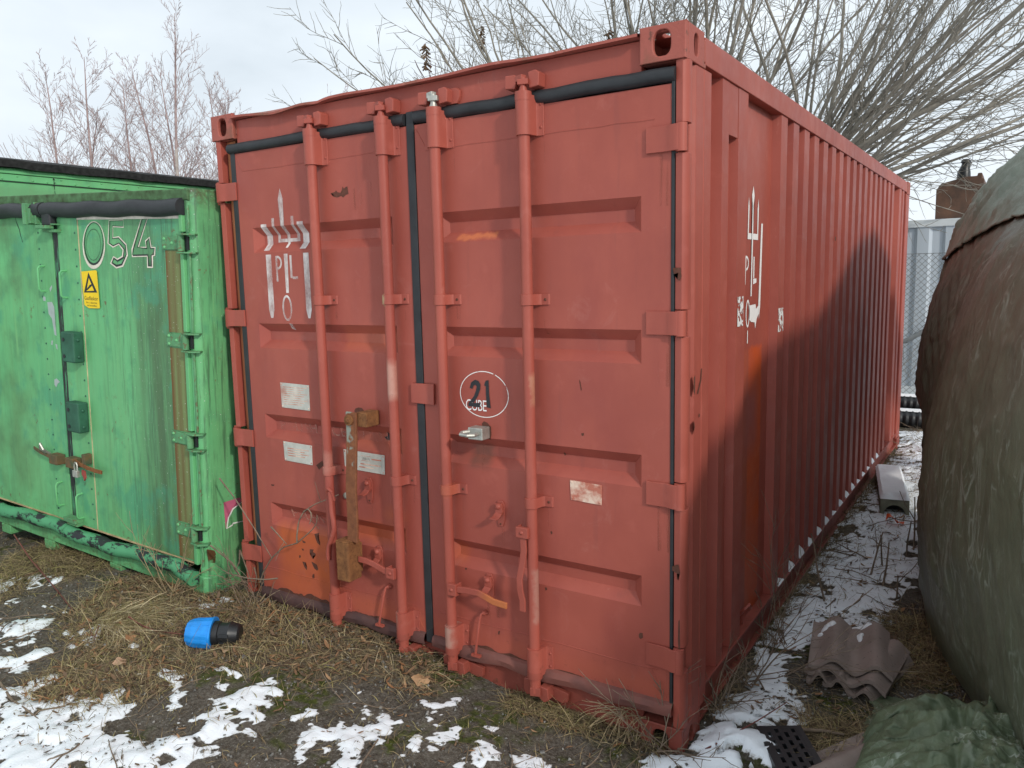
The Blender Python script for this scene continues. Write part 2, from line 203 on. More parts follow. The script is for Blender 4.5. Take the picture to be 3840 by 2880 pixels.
def tag(o, label=None, cat=None, group=None, kind=None):
    if label: o['label'] = label
    if cat: o['category'] = cat
    if group: o['group'] = group
    if kind: o['kind'] = kind
    return o
def thing(name, label, cat, loc=(0, 0, 0), group=None):
    o = bpy.data.objects.new(name, None); COL.objects.link(o); o.location = loc; o.empty_display_size = .1
    return tag(o, label, cat, group)

class NT:
    def __init__(s, name, rough=.6, spec=.5, metal=0.):
        s.m = bpy.data.materials.new(name); s.m.use_nodes = True; s.t = s.m.node_tree; s.t.nodes.clear()
        s.out = s.n('ShaderNodeOutputMaterial'); s.b = s.n('ShaderNodeBsdfPrincipled'); s.l(s.b.outputs[0], s.out.inputs[0])
        s.b.inputs['Roughness'].default_value = rough; s.b.inputs['Specular IOR Level'].default_value = spec; s.b.inputs['Metallic'].default_value = metal
        s.tc = s.n('ShaderNodeTexCoord')
    def n(s, t, **k):
        x = s.t.nodes.new(t)
        for a, b in k.items(): setattr(x, a, b)
        return x
    def l(s, a, b): s.t.links.new(a, b)
    def put(s, inp, v):
        if hasattr(v, 'is_linked') or isinstance(v, bpy.types.NodeSocket): s.l(v, inp)
        elif isinstance(v, (tuple, list)) and len(v) == 3 and inp.type == 'RGBA': inp.default_value = (*v, 1)
        else: inp.default_value = v
    def obj(s): return s.tc.outputs['Object']
    def map(s, scale=(1, 1, 1), rot=(0, 0, 0), loc=(0, 0, 0), src=None):
        x = s.n('ShaderNodeMapping'); s.l(src or s.obj(), x.inputs[0]); x.inputs['Scale'].default_value = scale; x.inputs['Rotation'].default_value = rot; x.inputs['Location'].default_value = loc
        return x.outputs[0]
    def noise(s, scale, detail=4, rough=.55, vec=None, dist=0.):
        x = s.n('ShaderNodeTexNoise'); x.inputs['Scale'].default_value = scale; x.inputs['Detail'].default_value = detail; x.inputs['Roughness'].default_value = rough; x.inputs['Distortion'].default_value = dist
        s.l(vec or s.obj(), x.inputs['Vector']); return x.outputs[0]
    def vor(s, scale, vec=None, feature='F1'):
        x = s.n('ShaderNodeTexVoronoi', feature=feature); x.inputs['Scale'].default_value = scale; s.l(vec or s.obj(), x.inputs['Vector']); return x
    def mr(s, v, a, b, c=0., d=1., smooth=False):
        x = s.n('ShaderNodeMapRange'); x.clamp = True
        if smooth: x.interpolation_type = 'SMOOTHSTEP'
        s.put(x.inputs[0], v); x.inputs[1].default_value = a; x.inputs[2].default_value = b; x.inputs[3].default_value = c; x.inputs[4].default_value = d; return x.outputs[0]
    def mth(s, op, a, b=0., c=None):
        x = s.n('ShaderNodeMath', operation=op); s.put(x.inputs[0], a); s.put(x.inputs[1], b)
        if c is not None: s.put(x.inputs[2], c)
        return x.outputs[0]
    def mix(s, f, a, b, mode='MIX'):
        x = s.n('ShaderNodeMix', data_type='RGBA', blend_type=mode); s.put(x.inputs[0], f); s.put(x.inputs[6], a); s.put(x.inputs[7], b); return x.outputs[2]
    def xyz(s, src=None):
        x = s.n('ShaderNodeSeparateXYZ'); s.l(src or s.obj(), x.inputs[0]); return x.outputs
    def attr(s, name):
        x = s.n('ShaderNodeAttribute', attribute_name=name); return x.outputs['Fac']
    def boxmask(s, a, a0, a1, b, b0, b1, soft, nz=None, amt=0.):
        if nz is not None:
            k = s.mth('MULTIPLY', s.mth('SUBTRACT', nz, .5), amt); a = s.mth('ADD', a, k); b = s.mth('ADD', b, k)
        m = None
        for v, lo, hi in ((a, a0, a1), (b, b0, b1)):
            for q in (s.mr(v, lo - soft, lo + soft), s.mr(v, hi + soft, hi - soft)):
                m = q if m is None else s.mth('MULTIPLY', m, q)
        return m
    def bump(s, h, st=.3, d=.005):
        x = s.n('ShaderNodeBump'); x.inputs['Strength'].default_value = st; x.inputs['Distance'].default_value = d; s.put(x.inputs['Height'], h); s.l(x.outputs[0], s.b.inputs['Normal'])
    def col(s, c): s.put(s.b.inputs['Base Color'], c); return s
    def rough(s, v): s.put(s.b.inputs['Roughness'], v); return s
    def alpha(s, v): s.put(s.b.inputs['Alpha'], v); return s

def simple(name, c, rough=.6, var=.18, scale=14, bump=.15, bscale=60, spec=.4, metal=0., c2=None, streak=False):
    t = NT(name, rough, spec, metal)
    vec = t.map((1, 1, .12)) if streak else None
    n = t.noise(scale, 5, .6, vec)
    c2 = c2 or tuple(min(1, x * (1 + var)) for x in c)
    t.col(t.mix(t.mr(n, .3, .7), tuple(x * (1 - var) for x in c), c2))
    t.bump(t.noise(bscale, 3), bump, .003); return t.m

# ------------------------------------------------------------------ materials
RED_D, RED_L = (.300, .067, .047), (.366, .088, .062)
def red_paint(name, patches=(), side=False, dirt=1.0):
    t = NT(name, .5, .32)
    n1 = t.noise(1.7, 4, .55); n2 = t.noise(9, 5, .6)
    c = t.mix(t.mr(n1, .35, .65), RED_D, RED_L)
    st = t.noise(7, 4, .6, t.map((1, 1, .08)))
    c = t.mix(t.mr(st, .52, .8, 0, .32 * dirt), c, (.235, .052, .045))
    c = t.mix(t.mr(n2, .58, .75, 0, .35), c, (.45, .125, .095)); c = t.mix(t.mr(t.noise(3.1, 5, .6, t.map((1, 1, .5), (0, 0, 0), (7, 3, 2))), .52, .68, 0, .45), c, (.27, .058, .047)); c = t.mix(t.mr(t.noise(20, 4, .6, t.map((1, 1, .1), (0, 0, 0), (3, 1, 0))), .60, .70, 0, .22), c, (.20, .06, .05))
    X, Y, Z = t.xyz(); nn = t.noise(30, 4, .65); nb = t.noise(5, 4, .6)
    A = Y if side else X
    for (a0, a1, b0, b1, cc, amt, soft) in patches:
        mk = t.boxmask(A, a0, a1, Z, b0, b1, soft, nn, .04)
        c = t.mix(t.mth('MULTIPLY', mk, t.mr(nb, .35, .62, amt * .55, amt)), c, cc)
    # rust at the low edges and fine specks
    low = t.mr(Z, .34, .14, 0, 1)
    sp = t.mth('MULTIPLY', t.mr(nn, .60, .66), t.mth('MULTIPLY', low, .55))
    c = t.mix(sp, c, (.11, .042, .028))
    v = t.noise(85, 2, .5); c = t.mix(t.mr(v, .73, .77, 0, .5), c, (.16, .05, .04))
    sc = t.noise(14, 5, .7, t.map((1, 1, .35))); c = t.mix(t.mr(sc, .68, .72, 0, .4), c, (.45, .17, .13)); ch = t.noise(6, 6, .72, t.map((1, 1, 1), (0, 0, 0), (1, 8, 3)), 1.5); c = t.mix(t.mr(ch, .60, .74, 0, .30), c, (.42, .16, .13))
    t.col(c); t.rough(t.mr(n2, .3, .7, .40, .58))
    t.bump(t.mth('ADD', t.mth('MULTIPLY', t.noise(3, 3), 3.5), t.mth('ADD', t.mth('MULTIPLY', t.noise(11, 3), .5), t.mth('MULTIPLY', t.noise(160, 2), .12))), .22, .006)
    return t.m
M_red = red_paint('red_paint')
def red_rusty():
    t = NT('red_paint_with_rust_stains', .6, .35); n = t.noise(4.5, 6, .65); f = t.noise(24, 5, .7)
    c = t.mix(t.mr(t.noise(2, 3), .35, .65), (.30, .075, .055), (.36, .10, .075)); c = t.mix(t.mr(n, .50, .64, 0, .85), c, (.17, .075, .045)); c = t.mix(t.mr(f, .60, .68, 0, .8), c, (.10, .045, .03)); c = t.mix(t.mr(f, .36, .30, 0, .6), c, (.45, .18, .14))
    t.col(c); t.bump(t.mth('ADD', f, t.noise(90, 3)), .3, .004); return t.m
M_redrust = red_rusty()
def jamb_mat():
    t = NT('orange_rust_stained_paint', .7, .3); st = t.noise(10, 5, .6, t.map((3, 1, .12))); t.col(t.mix(t.mr(st, .35, .65), (.30, .10, .045), (.42, .18, .075))); t.bump(t.noise(40, 4), .3, .004); return t.m
M_jamb = jamb_mat()
ORANGE = (.47, .105, .035)
WORN = (.42, .27, .22)
M_rod = red_paint('red_paint_worn_hardware', [(1.385, 1.43, .19, .287, WORN, .95, .012), (1.095, 1.125, .215, .286, WORN, .8, .012), (1.10, 1.165, 1.26, 1.42, (.52, .30, .24), .8, .02), (1.09, 1.13, 1.66, 1.71, (.48, .40, .22), .8, .008), (1.845, 1.86, .40, .62, WORN, .7, .01), (1.85, 1.86, 1.28, 1.40, (.5, .32, .2), .8, .01), (.69, .74, .88, .98, (.48, .24, .19), .7, .015), (1.09, 1.12, .87, .91, WORN, .7, .008), (1.38, 1.45, .86, .91, (.46, .12, .06), .7, .01)])
M_redL = red_paint('red_paint_door_with_primer', [(.28, .70, .20, .55, ORANGE, 1.0, .03), (.80, 1.13, .56, .66, ORANGE, .6, .02), (.80, 1.14, 1.46, 1.56, (.42, .11, .06), .75, .02), (.80, 1.14, 1.0, 1.1, (.42, .11, .06), .5, .02), (.16, 1.24, .19, .28, (.46, .11, .055), .6, .03), (1.02, 1.14, .68, .74, ORANGE, .5, .03)])
M_redR = red_paint('red_paint_door_faded', [(1.47, 1.66, 1.922, 1.945, (.56, .17, .07), .9, .006), (1.40, 1.46, .55, .64, ORANGE, .6, .02), (1.42, 1.50, .99, 1.1, (.2, .06, .04), .5, .02), (1.50, 1.60, .99, 1.09, (.11, .05, .035), .9, .02), (1.28, 2.38, .19, .27, (.44, .105, .06), .45, .03)])
M_redS = red_paint('red_paint_side', [(.93, 1.140, .16, 1.43, (.50, .078, .018), .95, .010), (.86, .935, .45, 1.42, (.36, .08, .04), .8, .02), (.88, 1.08, .95, 1.25, (.30, .085, .075), .85, .05)], side=True, dirt=.8)
M_rdark = red_paint('red_paint_dirty', [(-.1, 2.6, -.1, .2, (.22, .055, .04), .8, .05)])
def rust_mat(name='rust', c1=(.19, .075, .028), c2=(.36, .15, .045)):
    t = NT(name, .85, .2); n = t.noise(22, 6, .7); c = t.mix(t.mr(n, .32, .68), c1, c2)
    c = t.mix(t.mr(t.noise(90, 3), .55, .75), c, (.09, .035, .018)); t.col(c); t.bump(t.noise(70, 5, .7), .6, .003); return t.m
M_rust = rust_mat('rust', (.135, .058, .026), (.26, .115, .045))
M_chip = rust_mat('rust_chip', (.085, .036, .027), (.14, .055, .038))
def lockbar_mat():
    t = NT('rusty_bar', .8, .3); n = t.noise(30, 6, .7); c = t.mix(t.mr(n, .3, .7), (.14, .050, .024), (.25, .095, .042))
    k = t.mth('MULTIPLY', t.mth('MULTIPLY', t.mr(t.noise(13, 3, .5, t.map((1, 1, .8))), .47, .51), t.mr(t.mth('ABSOLUTE', t.mth('SUBTRACT', t.xyz()[0], .922)), .024, .018)), t.mr(t.xyz()[2], .84, .90)); c = t.mix(k, c, (.24, .26, .22)); t.col(c); t.bump(t.noise(90, 4), .5, .002); return t.m
M_lockbar = lockbar_mat()
M_gasket = simple('black_rubber', (.022, .024, .027), .55, .3, 9, .2, 40, .4)
def gasket_low():
    t = NT('red_dusted_rubber', .7, .3); X = t.xyz()[0]; c = t.mix(t.mr(X, .9, 1.7), (.075, .04, .038), (.20, .075, .06))
    c = t.mix(t.mr(t.noise(9, 5), .45, .65, 0, .7), c, (.11, .055, .05)); t.col(c); t.bump(t.noise(25, 5), .4, .004); return t.m
M_gasketlow = gasket_low()
def flake(name, c, lo, hi, scale=30, a2=(1, 1, 1), rough=.6, c2=None):
    """worn paint: holes where the old coat shows"""
    t = NT(name, rough, .3); n = t.noise(scale, 5, .65, t.map(a2)); t.col(t.mix(t.noise(50, 3), c, c2 or tuple(x * .82 for x in c))); t.alpha(t.mr(n, lo, hi)); return t.m
M_spray = flake('sprayed_white', (.78, .70, .67), .30, .62, 9, (1, 1, .6))
M_sprayS = flake('sprayed_white_side', (.86, .82, .80), .12, .36, 7, (1, 1, .5))
M_ghost = flake('faded_lettering', (.55, .27, .21), .40, .75, 18)
M_flaky = flake('flaking_sticker', (.78, .76, .74), .47, .50, 28)
M_streak = flake('rust_run', (.27, .085, .055), .50, .95, 30, (1, 1, .05))
M_white = simple('white_paint', (.74, .72, .68), .6, .08, 20)
M_wring = flake('thin_white_line', (.85, .8, .76), .34, .40, 22)
M_black = simple('black_paint', (.018, .019, .022), .5, .2, 20)
def plate_mat():
    t = NT('metal_plate', .5, .5, .35); n = t.noise(12, 5, .65); X, Y, Z = t.xyz()
    c = t.mix(t.mr(n, .35, .7), (.46, .45, .40), (.66, .64, .58)); c = t.mix(t.mr(t.noise(7, 4), .55, .7, 0, .75), c, (.45, .17, .12)); t.col(c); t.bump(t.noise(110, 3), .3, .002); return t.m
M_plate = plate_mat()
def plate_red():
    t = NT('overpainted_plate', .55, .4); n = t.noise(16, 4, .6); t.col(t.mix(t.mr(n, .42, .6), (.46, .15, .10), (.72, .55, .44))); t.bump(t.noise(90, 3), .3, .002); return t.m
M_platered = plate_red()
M_galv = simple('weathered_steel', (.42, .42, .38), .45, .25, 25, .2, 90, .5, .6)
def snow_mat(name='snow'):
    t = NT(name, .55, .3); n = t.noise(14, 5); t.col(t.mix(n, (.80, .82, .85), (.87, .88, .90))); t.bump(t.noise(35, 5, .65), .35, .012)
    t.b.inputs['Subsurface Weight'].default_value = .0; t.b.inputs['Subsurface Radius'].default_value = (.02, .025, .03); t.b.inputs['Subsurface Scale'].default_value = .5; return t.m
M_snow = snow_mat()

def green_paint(name, dirty=False, hut=False):
    t = NT(name, .48, .45); X, Y, Z = t.xyz(); n1 = t.noise(1.6, 5, .6); n2 = t.noise(6, 5, .6)
    c = t.mix(t.mr(n1, .3, .7), (.11, .39, .165), (.15, .46, .19))
    c = t.mix(t.mr(n2, .54, .72, 0, .6), c, (.065, .27, .14))
    st = t.noise(11, 6, .65, t.map((1, 1, .07))); nn = t.noise(26, 5, .7)
    c = t.mix(t.mr(st, .45, .75, 0, .42), c, (.15, .30, .11))
    if dirty:
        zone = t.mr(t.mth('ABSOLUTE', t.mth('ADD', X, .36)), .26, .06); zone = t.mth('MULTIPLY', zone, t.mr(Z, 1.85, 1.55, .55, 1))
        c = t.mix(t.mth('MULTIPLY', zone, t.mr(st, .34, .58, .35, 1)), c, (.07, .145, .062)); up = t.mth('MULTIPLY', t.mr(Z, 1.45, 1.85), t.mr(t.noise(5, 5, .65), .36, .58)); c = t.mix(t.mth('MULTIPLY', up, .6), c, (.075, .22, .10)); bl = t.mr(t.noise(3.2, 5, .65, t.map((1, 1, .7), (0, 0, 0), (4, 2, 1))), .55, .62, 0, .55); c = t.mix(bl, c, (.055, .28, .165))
        z2 = t.mth('MULTIPLY', t.mr(t.mth('ABSOLUTE', t.mth('ADD', X, 1.85)), .5, .1), t.mr(t.noise(3, 4), .42, .65)); c = t.mix(t.mth('MULTIPLY', z2, .55), c, (.09, .16, .06))
        c = t.mix(t.mth('MULTIPLY', t.mr(Z, 1.96, 1.9, 0, 1), 0.), c, c)
        top = t.mr(Z, 2.0, 2.09); c = t.mix(t.mth('MULTIPLY', top, t.mr(nn, .36, .56)), c, (.085, .10, .05))
        edge = t.mr(X, -.03, .01); low = t.mr(Z, .3, .0)
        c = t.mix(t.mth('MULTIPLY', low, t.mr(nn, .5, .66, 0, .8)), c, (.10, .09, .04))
        spk = t.mth('MULTIPLY', t.mr(t.noise(120, 2), .71, .74), t.mr(X, -1.0, -.2)); c = t.mix(spk, c, (.6, .65, .6))
        yb = t.mr(Y, .06, .4); yb = t.mth('MULTIPLY', yb, t.mr(t.noise(7, 6, .7, t.map((1, 1, .4))), .36, .56)); c = t.mix(t.mth('MULTIPLY', yb, .85), c, (.125, .12, .045))
        s3 = t.noise(46, 5, .7, t.map((1, 1, .06), (0, 0, 0), (2, 0, 0))); c = t.mix(t.mth('MULTIPLY', t.mr(s3, .50, .62, 0, .75), t.mr(X, -.95, -.35, .25, 1)), c, (.055, .13, .062)); s4 = t.noise(22, 5, .7, t.map((1, 1, .05), (0, 0, 0), (5, 0, 0))); c = t.mix(t.mth('MULTIPLY', t.mr(s4, .56, .68, 0, .8), t.mr(t.noise(2.2, 3), .45, .6)), c, (.17, .43, .17)); ru = t.mth('MULTIPLY', t.mr(nn, .61, .66), t.mr(t.noise(3, 3, .5, t.map((1, 1, 1), (0, 0, 0), (1, 4, 2))), .55, .62)); c = t.mix(t.mth('MULTIPLY', ru, .8), c, (.13, .07, .03))
    if hut: c = t.mix(t.mr(Z, 2.74, 2.66, 0, .5), c, (.12, .24, .12))
    t.col(c); t.rough(t.mr(n2, .3, .7, .38, .6)); t.bump(t.mth('ADD', t.noise(4, 4), t.mth('MULTIPLY', nn, .25)), .22, .008); return t.m
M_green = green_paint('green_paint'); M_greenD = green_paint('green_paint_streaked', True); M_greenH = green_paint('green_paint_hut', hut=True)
def green_hw():
    t = NT('green_paint_rusty_fittings', .6, .35); n = t.noise(9, 6, .7); f = t.noise(40, 4, .7); c = t.mix(t.mr(n, .35, .65), (.07, .21, .095), (.125, .33, .15)); c = t.mix(t.mr(f, .54, .64, 0, .85), c, (.13, .085, .04)); t.col(c); t.bump(f, .4, .004); return t.m
M_greenF = green_hw()
M_greenK = simple('dark_green_rubber', (.025, .10, .06), .6, .3, 12, .5, 20)
def peel_mat():
    t = NT('green_paint_peeling_off_rubber', .55, .4); n = t.noise(11, 7, .75, t.map((.6, 1, 1))); k = t.mr(n, .50, .54); X = t.xyz()[0]
    t.col(t.mix(k, (.075, .29, .14), (.02, .022, .026))); t.bump(t.mth('ADD', t.mth('MULTIPLY', k, -.4), t.noise(20, 4)), .5, .006); return t.m
M_peel = peel_mat()
def seam_mat():
    t = NT('cracked_green_over_black', .6, .4); n = t.noise(20, 5, .7, t.map((3, 1, .25))); t.col(t.mix(t.mr(n, .52, .6), (.02, .02, .022), (.06, .24, .12))); t.bump(n, .6, .004); return t.m
M_seamg = seam_mat()
def rstain():
    t = NT('rust_stained_green', .6, .3); st = t.noise(12, 5, .6, t.map((1.6, 1, .05))); X = t.xyz()[0]; c = t.mix(t.mr(st, .33, .66), (.13, .07, .025), (.17, .22, .085))
    c = t.mix(t.mr(t.mth('ABSOLUTE', t.mth('ADD', X, .155)), .045, .075), c, (.15, .075, .025)); c = t.mix(t.mr(t.noise(110, 2), .70, .74), c, (.6, .6, .52)); t.col(c); t.bump(t.noise(30, 5), .4, .004); return t.m
M_rstain = rstain()
M_bare = simple('bare_aluminium', (.42, .46, .46), .4, .1, 20, .1, 40, .5, .3)
M_yellow = simple('yellow_sticker', (.80, .55, .012), .45, .06, 8, .05)
M_pink = simple('pink_sticker', (.52, .12, .20), .5, .15, 8, .05)
M_rustgreen = flake('rusty_green', (.12, .06, .025), .35, .5, 14)
M_felt = simple('black_roof_felt', (.022, .022, .022), .9, .5, 25, .8, 30, .2)
M_dirtgreen = simple('mossy_beam', (.085, .12, .055), .8, .5, 14, .6, 40, .2, c2=(.10, .22, .10))
M_blue = simple('blue_plastic', (.015, .25, .72), .36, .16, 18, .08, 50, .45)
M_blackpl = simple('black_plastic', (.014, .015, .017), .38, .2, 10, .05, 30, .5)
M_tile = None
def tile_mat():
    t = NT('brown_concrete_tile', .8, .25); n = t.noise(5, 5, .6); st = t.noise(20, 5, .6, t.map((.25, 3, 1)))
    c = t.mix(t.mr(n, .3, .7), (.23, .18, .155), (.31, .245, .215)); c = t.mix(t.mr(st, .4, .7, 0, .5), c, (.30, .245, .225)); c = t.mix(t.mr(t.noise(60, 3), .62, .7, 0, .6), c, (.10, .08, .07)); t.col(c); t.bump(t.noise(120, 4), .5, .002); return t.m
M_tile = tile_mat()
M_conc = simple('mossy_concrete', (.19, .19, .14), .85, .35, 12, .5, 60, .2)
M_orange = simple('orange_plastic', (.75, .10, .015), .5, .1, 10)
def tarp_mat(name, c1, c2, warm, line=.35, bs=1.0):
    t = NT(name, .42, .45); n = t.noise(1.6, 4, .6); n2 = t.noise(9, 6, .65, t.map((1, 1, .3)))
    c = t.mix(t.mr(n2, .3, .7), c1, c2); X, Y, Z = t.xyz()
    if warm: c = t.mix(t.mth('MULTIPLY', t.mr(Z, 1.15, 1.6), t.mr(n, .35, .6, .3, .8)), c, warm)
    k = None
    for sc, loc, wd in ((3.2, (0, 0, 0), .014), (6.5, (3, 1, 0), .013), (11, (7, 2, 4), .014)):
        w = t.noise(sc, 3, .5, t.map((1, 1, .26), (.2, .1, .45), loc), 1.0); q = t.mr(t.mth('ABSOLUTE', t.mth('SUBTRACT', w, .5)), .0, wd, 1, 0); k = q if k is None else t.mth('MAXIMUM', k, q)
    kk = t.mth('MULTIPLY', k, t.mr(t.noise(3.3, 4, .6), .44, .60, 0, line * 1.5)); c = t.mix(kk, c, (.36, .41, .34))
    t.col(c); t.rough(t.mr(n2, .3, .7, .34, .52))
    fold = t.noise(5, 4, .6, t.map((1, 1, .28), (.3, .1, 0)), .6); cr = t.noise(18, 6, .7, t.map((1, 1, .45), (.2, .3, .2)), .5); weave = t.noise(260, 1, .5)
    rdg = t.mth('ABSOLUTE', t.mth('SUBTRACT', fold, .5)); rd2 = t.mth('ABSOLUTE', t.mth('SUBTRACT', cr, .5))
    t.bump(t.mth('ADD', t.mth('ADD', t.mth('MULTIPLY', rdg, -1.6 * bs), t.mth('MULTIPLY', rd2, -.9 * bs)), t.mth('ADD', t.mth('MULTIPLY', k, .05), t.mth('MULTIPLY', weave, .03))), .45, .02); return t.m
M_tarp = tarp_mat('olive_tarp', (.10, .112, .072), (.145, .158, .104), (.125, .125, .10))
M_tarp2 = tarp_mat('grey_green_tarp', (.15, .185, .14), (.205, .24, .185), None, .2, 1.0)
M_tarp3 = tarp_mat('light_green_tarp', (.095, .125, .072), (.15, .19, .115), None, .6, 1.6)
M_load_and_shade = simple('dark_load_and_channel_shade', (.03, .03, .028), .9)
M_grey = simple('pale_grey_steel', (.44, .49, .54), .5, .08, 3, .1, 20, .4, streak=True)
M_wroof = simple('grey_white_edge', (.60, .64, .66), .55, .08, 6)
M_wire = simple('galvanised_wire', (.20, .21, .21), .5, .2, 30, 0, 30, .5, .5)
M_tank = simple('rusty_brown_tank', (.085, .060, .050), .7, .35, 5, .4, 40, .3, c2=(.16, .085, .055))
M_bark = simple('grey_bark', (.25, .23, .195), .85, .3, 12, .5, 40, .2)
M_twig = simple('grey_twig', (.21, .195, .165), .85, .35, 9, 0, 40, .2)
M_birch = simple('birch_bark', (.48, .40, .36), .8, .4, 9, .3, 40, .2, c2=(.62, .56, .52))
M_birchtwig = simple('birch_twig', (.36, .27, .26), .8, .3, 9, 0, 40, .2)
M_seed = simple('dry_seed_cluster', (.16, .095, .05), .9, .4, 30)
M_cane = simple('red_bramble_cane', (.16, .05, .04), .6, .3, 30)
M_stem = simple('dry_brown_stem', (.19, .14, .10), .8, .4, 30)
M_leaf = simple('dry_leaf', (.33, .19, .09), .8, .3, 30, .3, 60, .2)
# ------------------------------------------------------------------ ground (one sheet to the horizon)
def lines(segs):
    out = []
    for a, b, st in segs: out += list(np.arange(a, b - 1e-6, st))
    return np.array(out + [segs[-1][1]])
gx = lines([(-300, -60, 40), (-60, -12, 6), (-12, -3.6, .6), (-3.6, 3.7, .016), (3.7, 6, .15), (6, 30, 3), (30, 300, 45)])
gy = lines([(-300, -40, 40), (-40, -4, 4), (-4, -1.7, .15), (-1.7, 1.6, .016), (1.6, 8.2, .032), (8.2, 14, .3), (14, 40, 3), (40, 300, 40)])
GX, GY = np.meshgrid(gx, gy, indexing='ij')
near = (GX > -3.8) & (GX < 3.8) & (GY > -1.9) & (GY < 8.3)
qx, qy = GX[near], GY[near]
big = fbm(qx, qy, 4, 3.0) - .5; fine = fbm(qx + 40, qy, 4, 14) - .5; vf = fbm(qx, qy + 77, 3, 45) - .5
sn = sdf(qx, qy, SNOW) + big * .09 + fine * .11 + vf * .07 - .004
hol = fbm(qx * 1.0 + 5, qy * 1.6 + 9, 4, 10)
sn = sn - .16 * ss(.60, .70, hol)
strip = ss(2.3, 2.45, qx) * ss(1.6, 3.0, qy)
sn = sn + strip * .06 - strip * .13 * ss(.58, .68, fbm(qx * 1.3, qy * .9 + 3, 4, 8)) - strip * .05 * ss(4.5, 6, qy)
# thin remains of snow among the stones
lone = sdf(qx, qy, [[(-1.6, -1.3), (2.6, -1.3), (2.5, -.55), (.8, -.55), (-1.0, -.6)]])
sn = np.maximum(sn, np.where(lone > 0, (fbm(qx * 1 + 3, qy * 1.7, 4, 9) - .685) * .5, -1))
snow_a = ss(-.012, .02, sn)
gr_d = sdf(qx, qy, GRASS)
gr_a = ss(-.10, .06, gr_d + big * .12)
mo_a = np.maximum(ss(-.03, .04, sdf(qx, qy, MOSS) + fine * .10 + big * .05), .9 * ss(.60, .68, fbm(qx + 11, qy + 3, 4, 4.5)) * (1 - strip))
GZ = gz(GX, GY) + (fbm(GX, GY, 3, .25) - .5) * np.clip((np.abs(GX) + np.abs(GY) - 12) / 20, 0, 1) * 1.2
zz = GZ[near]
zz = zz + big * .035 * (1 - .7 * snow_a) + fine * .016 * (1 - .8 * snow_a) + vf * .008 * (1 - snow_a * .8) + gr_a * .012
zz = zz + snow_a * (.006 + .018 * ss(0, .14, sn) + .012 * (fbm(qx, qy, 3, 6) - .5))
# drift by the near corner of the red container
zz = zz + .05 * snow_a * np.exp(-((qx - 2.62) ** 2 / .03 + (qy - .12) ** 2 / .06))
GZ[near] = zz
def g_at(x, y):
    """actual ground height incl. relief, nearest grid node"""
    i = int(np.clip(np.searchsorted(gx, x), 1, len(gx) - 1)); j = int(np.clip(np.searchsorted(gy, y), 1, len(gy) - 1))
    if x - gx[i - 1] < gx[i] - x: i -= 1
    if y - gy[j - 1] < gy[j] - y: j -= 1
    return float(GZ[i, j])
S_A = np.zeros(GX.shape); S_A[near] = snow_a; G_A = np.zeros(GX.shape); G_A[near] = gr_a; MO = np.zeros(GX.shape); MO[near] = mo_a
S_A[~near] = .75
nX, nY = GX.shape; idx = np.arange(nX * nY).reshape(nX, nY)
F = np.stack([idx[:-1, :-1], idx[1:, :-1], idx[1:, 1:], idx[:-1, 1:]], -1).reshape(-1, 4)
def ground_mat():
    t = NT('winter_ground', .9, .2); sn_, gr_, mo_ = t.attr('snow'), t.attr('grass'), t.attr('moss')
    n = t.noise(9, 6, .65); f = t.noise(60, 5, .7); v = t.noise(150, 3, .6); g = t.vor(70)
    c = t.mix(t.mr(n, .3, .7), (.065, .053, .041), (.125, .106, .086))
    c = t.mix(t.mr(f, .48, .66), c, (.165, .15, .128)); c = t.mix(t.mr(f, .44, .28), c, (.026, .022, .017))
    c = t.mix(t.mr(v, .62, .68, 0, .8), c, (.24, .23, .21)); c = t.mix(t.mr(v, .36, .3, 0, .8), c, (.02, .018, .015))
    gcol = t.mix(t.mr(f, .35, .65), (.065, .050, .033), (.19, .15, .092)); c = t.mix(t.mth('MULTIPLY', gr_, t.mr(n, .25, .6, .45, .9)), c, gcol)
    mcol = t.mix(t.mr(f, .35, .65), (.030, .040, .008), (.088, .10, .020)); c = t.mix(t.mth('MULTIPLY', mo_, t.mr(t.noise(25, 4), .40, .56)), c, mcol)
    kk = t.mth('ADD', sn_, t.mth('ADD', t.mth('MULTIPLY', t.mth('SUBTRACT', f, .5), .75), t.mth('MULTIPLY', t.mth('SUBTRACT', v, .5), .35))); k = t.mr(kk, .46, .53); ed = t.mr(kk, .50, .78)
    scol = t.mix(t.noise(18, 5), (.76, .81, .86), (.87, .90, .94)); scol = t.mix(t.mr(t.noise(45, 4, .7), .68, .74, 0, .5), scol, (.35, .31, .26))
    scol = t.mix(ed, (.50, .49, .47), scol); t.col(t.mix(k, c, scol)); t.rough(t.mr(k, 0, 1, .92, .6))
    t.bump(t.mth('ADD', t.mth('MULTIPLY', t.mth('ADD', f, t.mth('MULTIPLY', v, .5)), t.mr(k, 0, 1, 1.0, .22)), t.mth('MULTIPLY', k, .25)), .9, .012); return t.m
ground = npmesh('ground', np.stack([GX, GY, GZ], -1).reshape(-1, 3), F, ground_mat(), None, {'snow': S_A.ravel(), 'grass': G_A.ravel(), 'moss': MO.ravel()})
tag(ground, kind='structure')

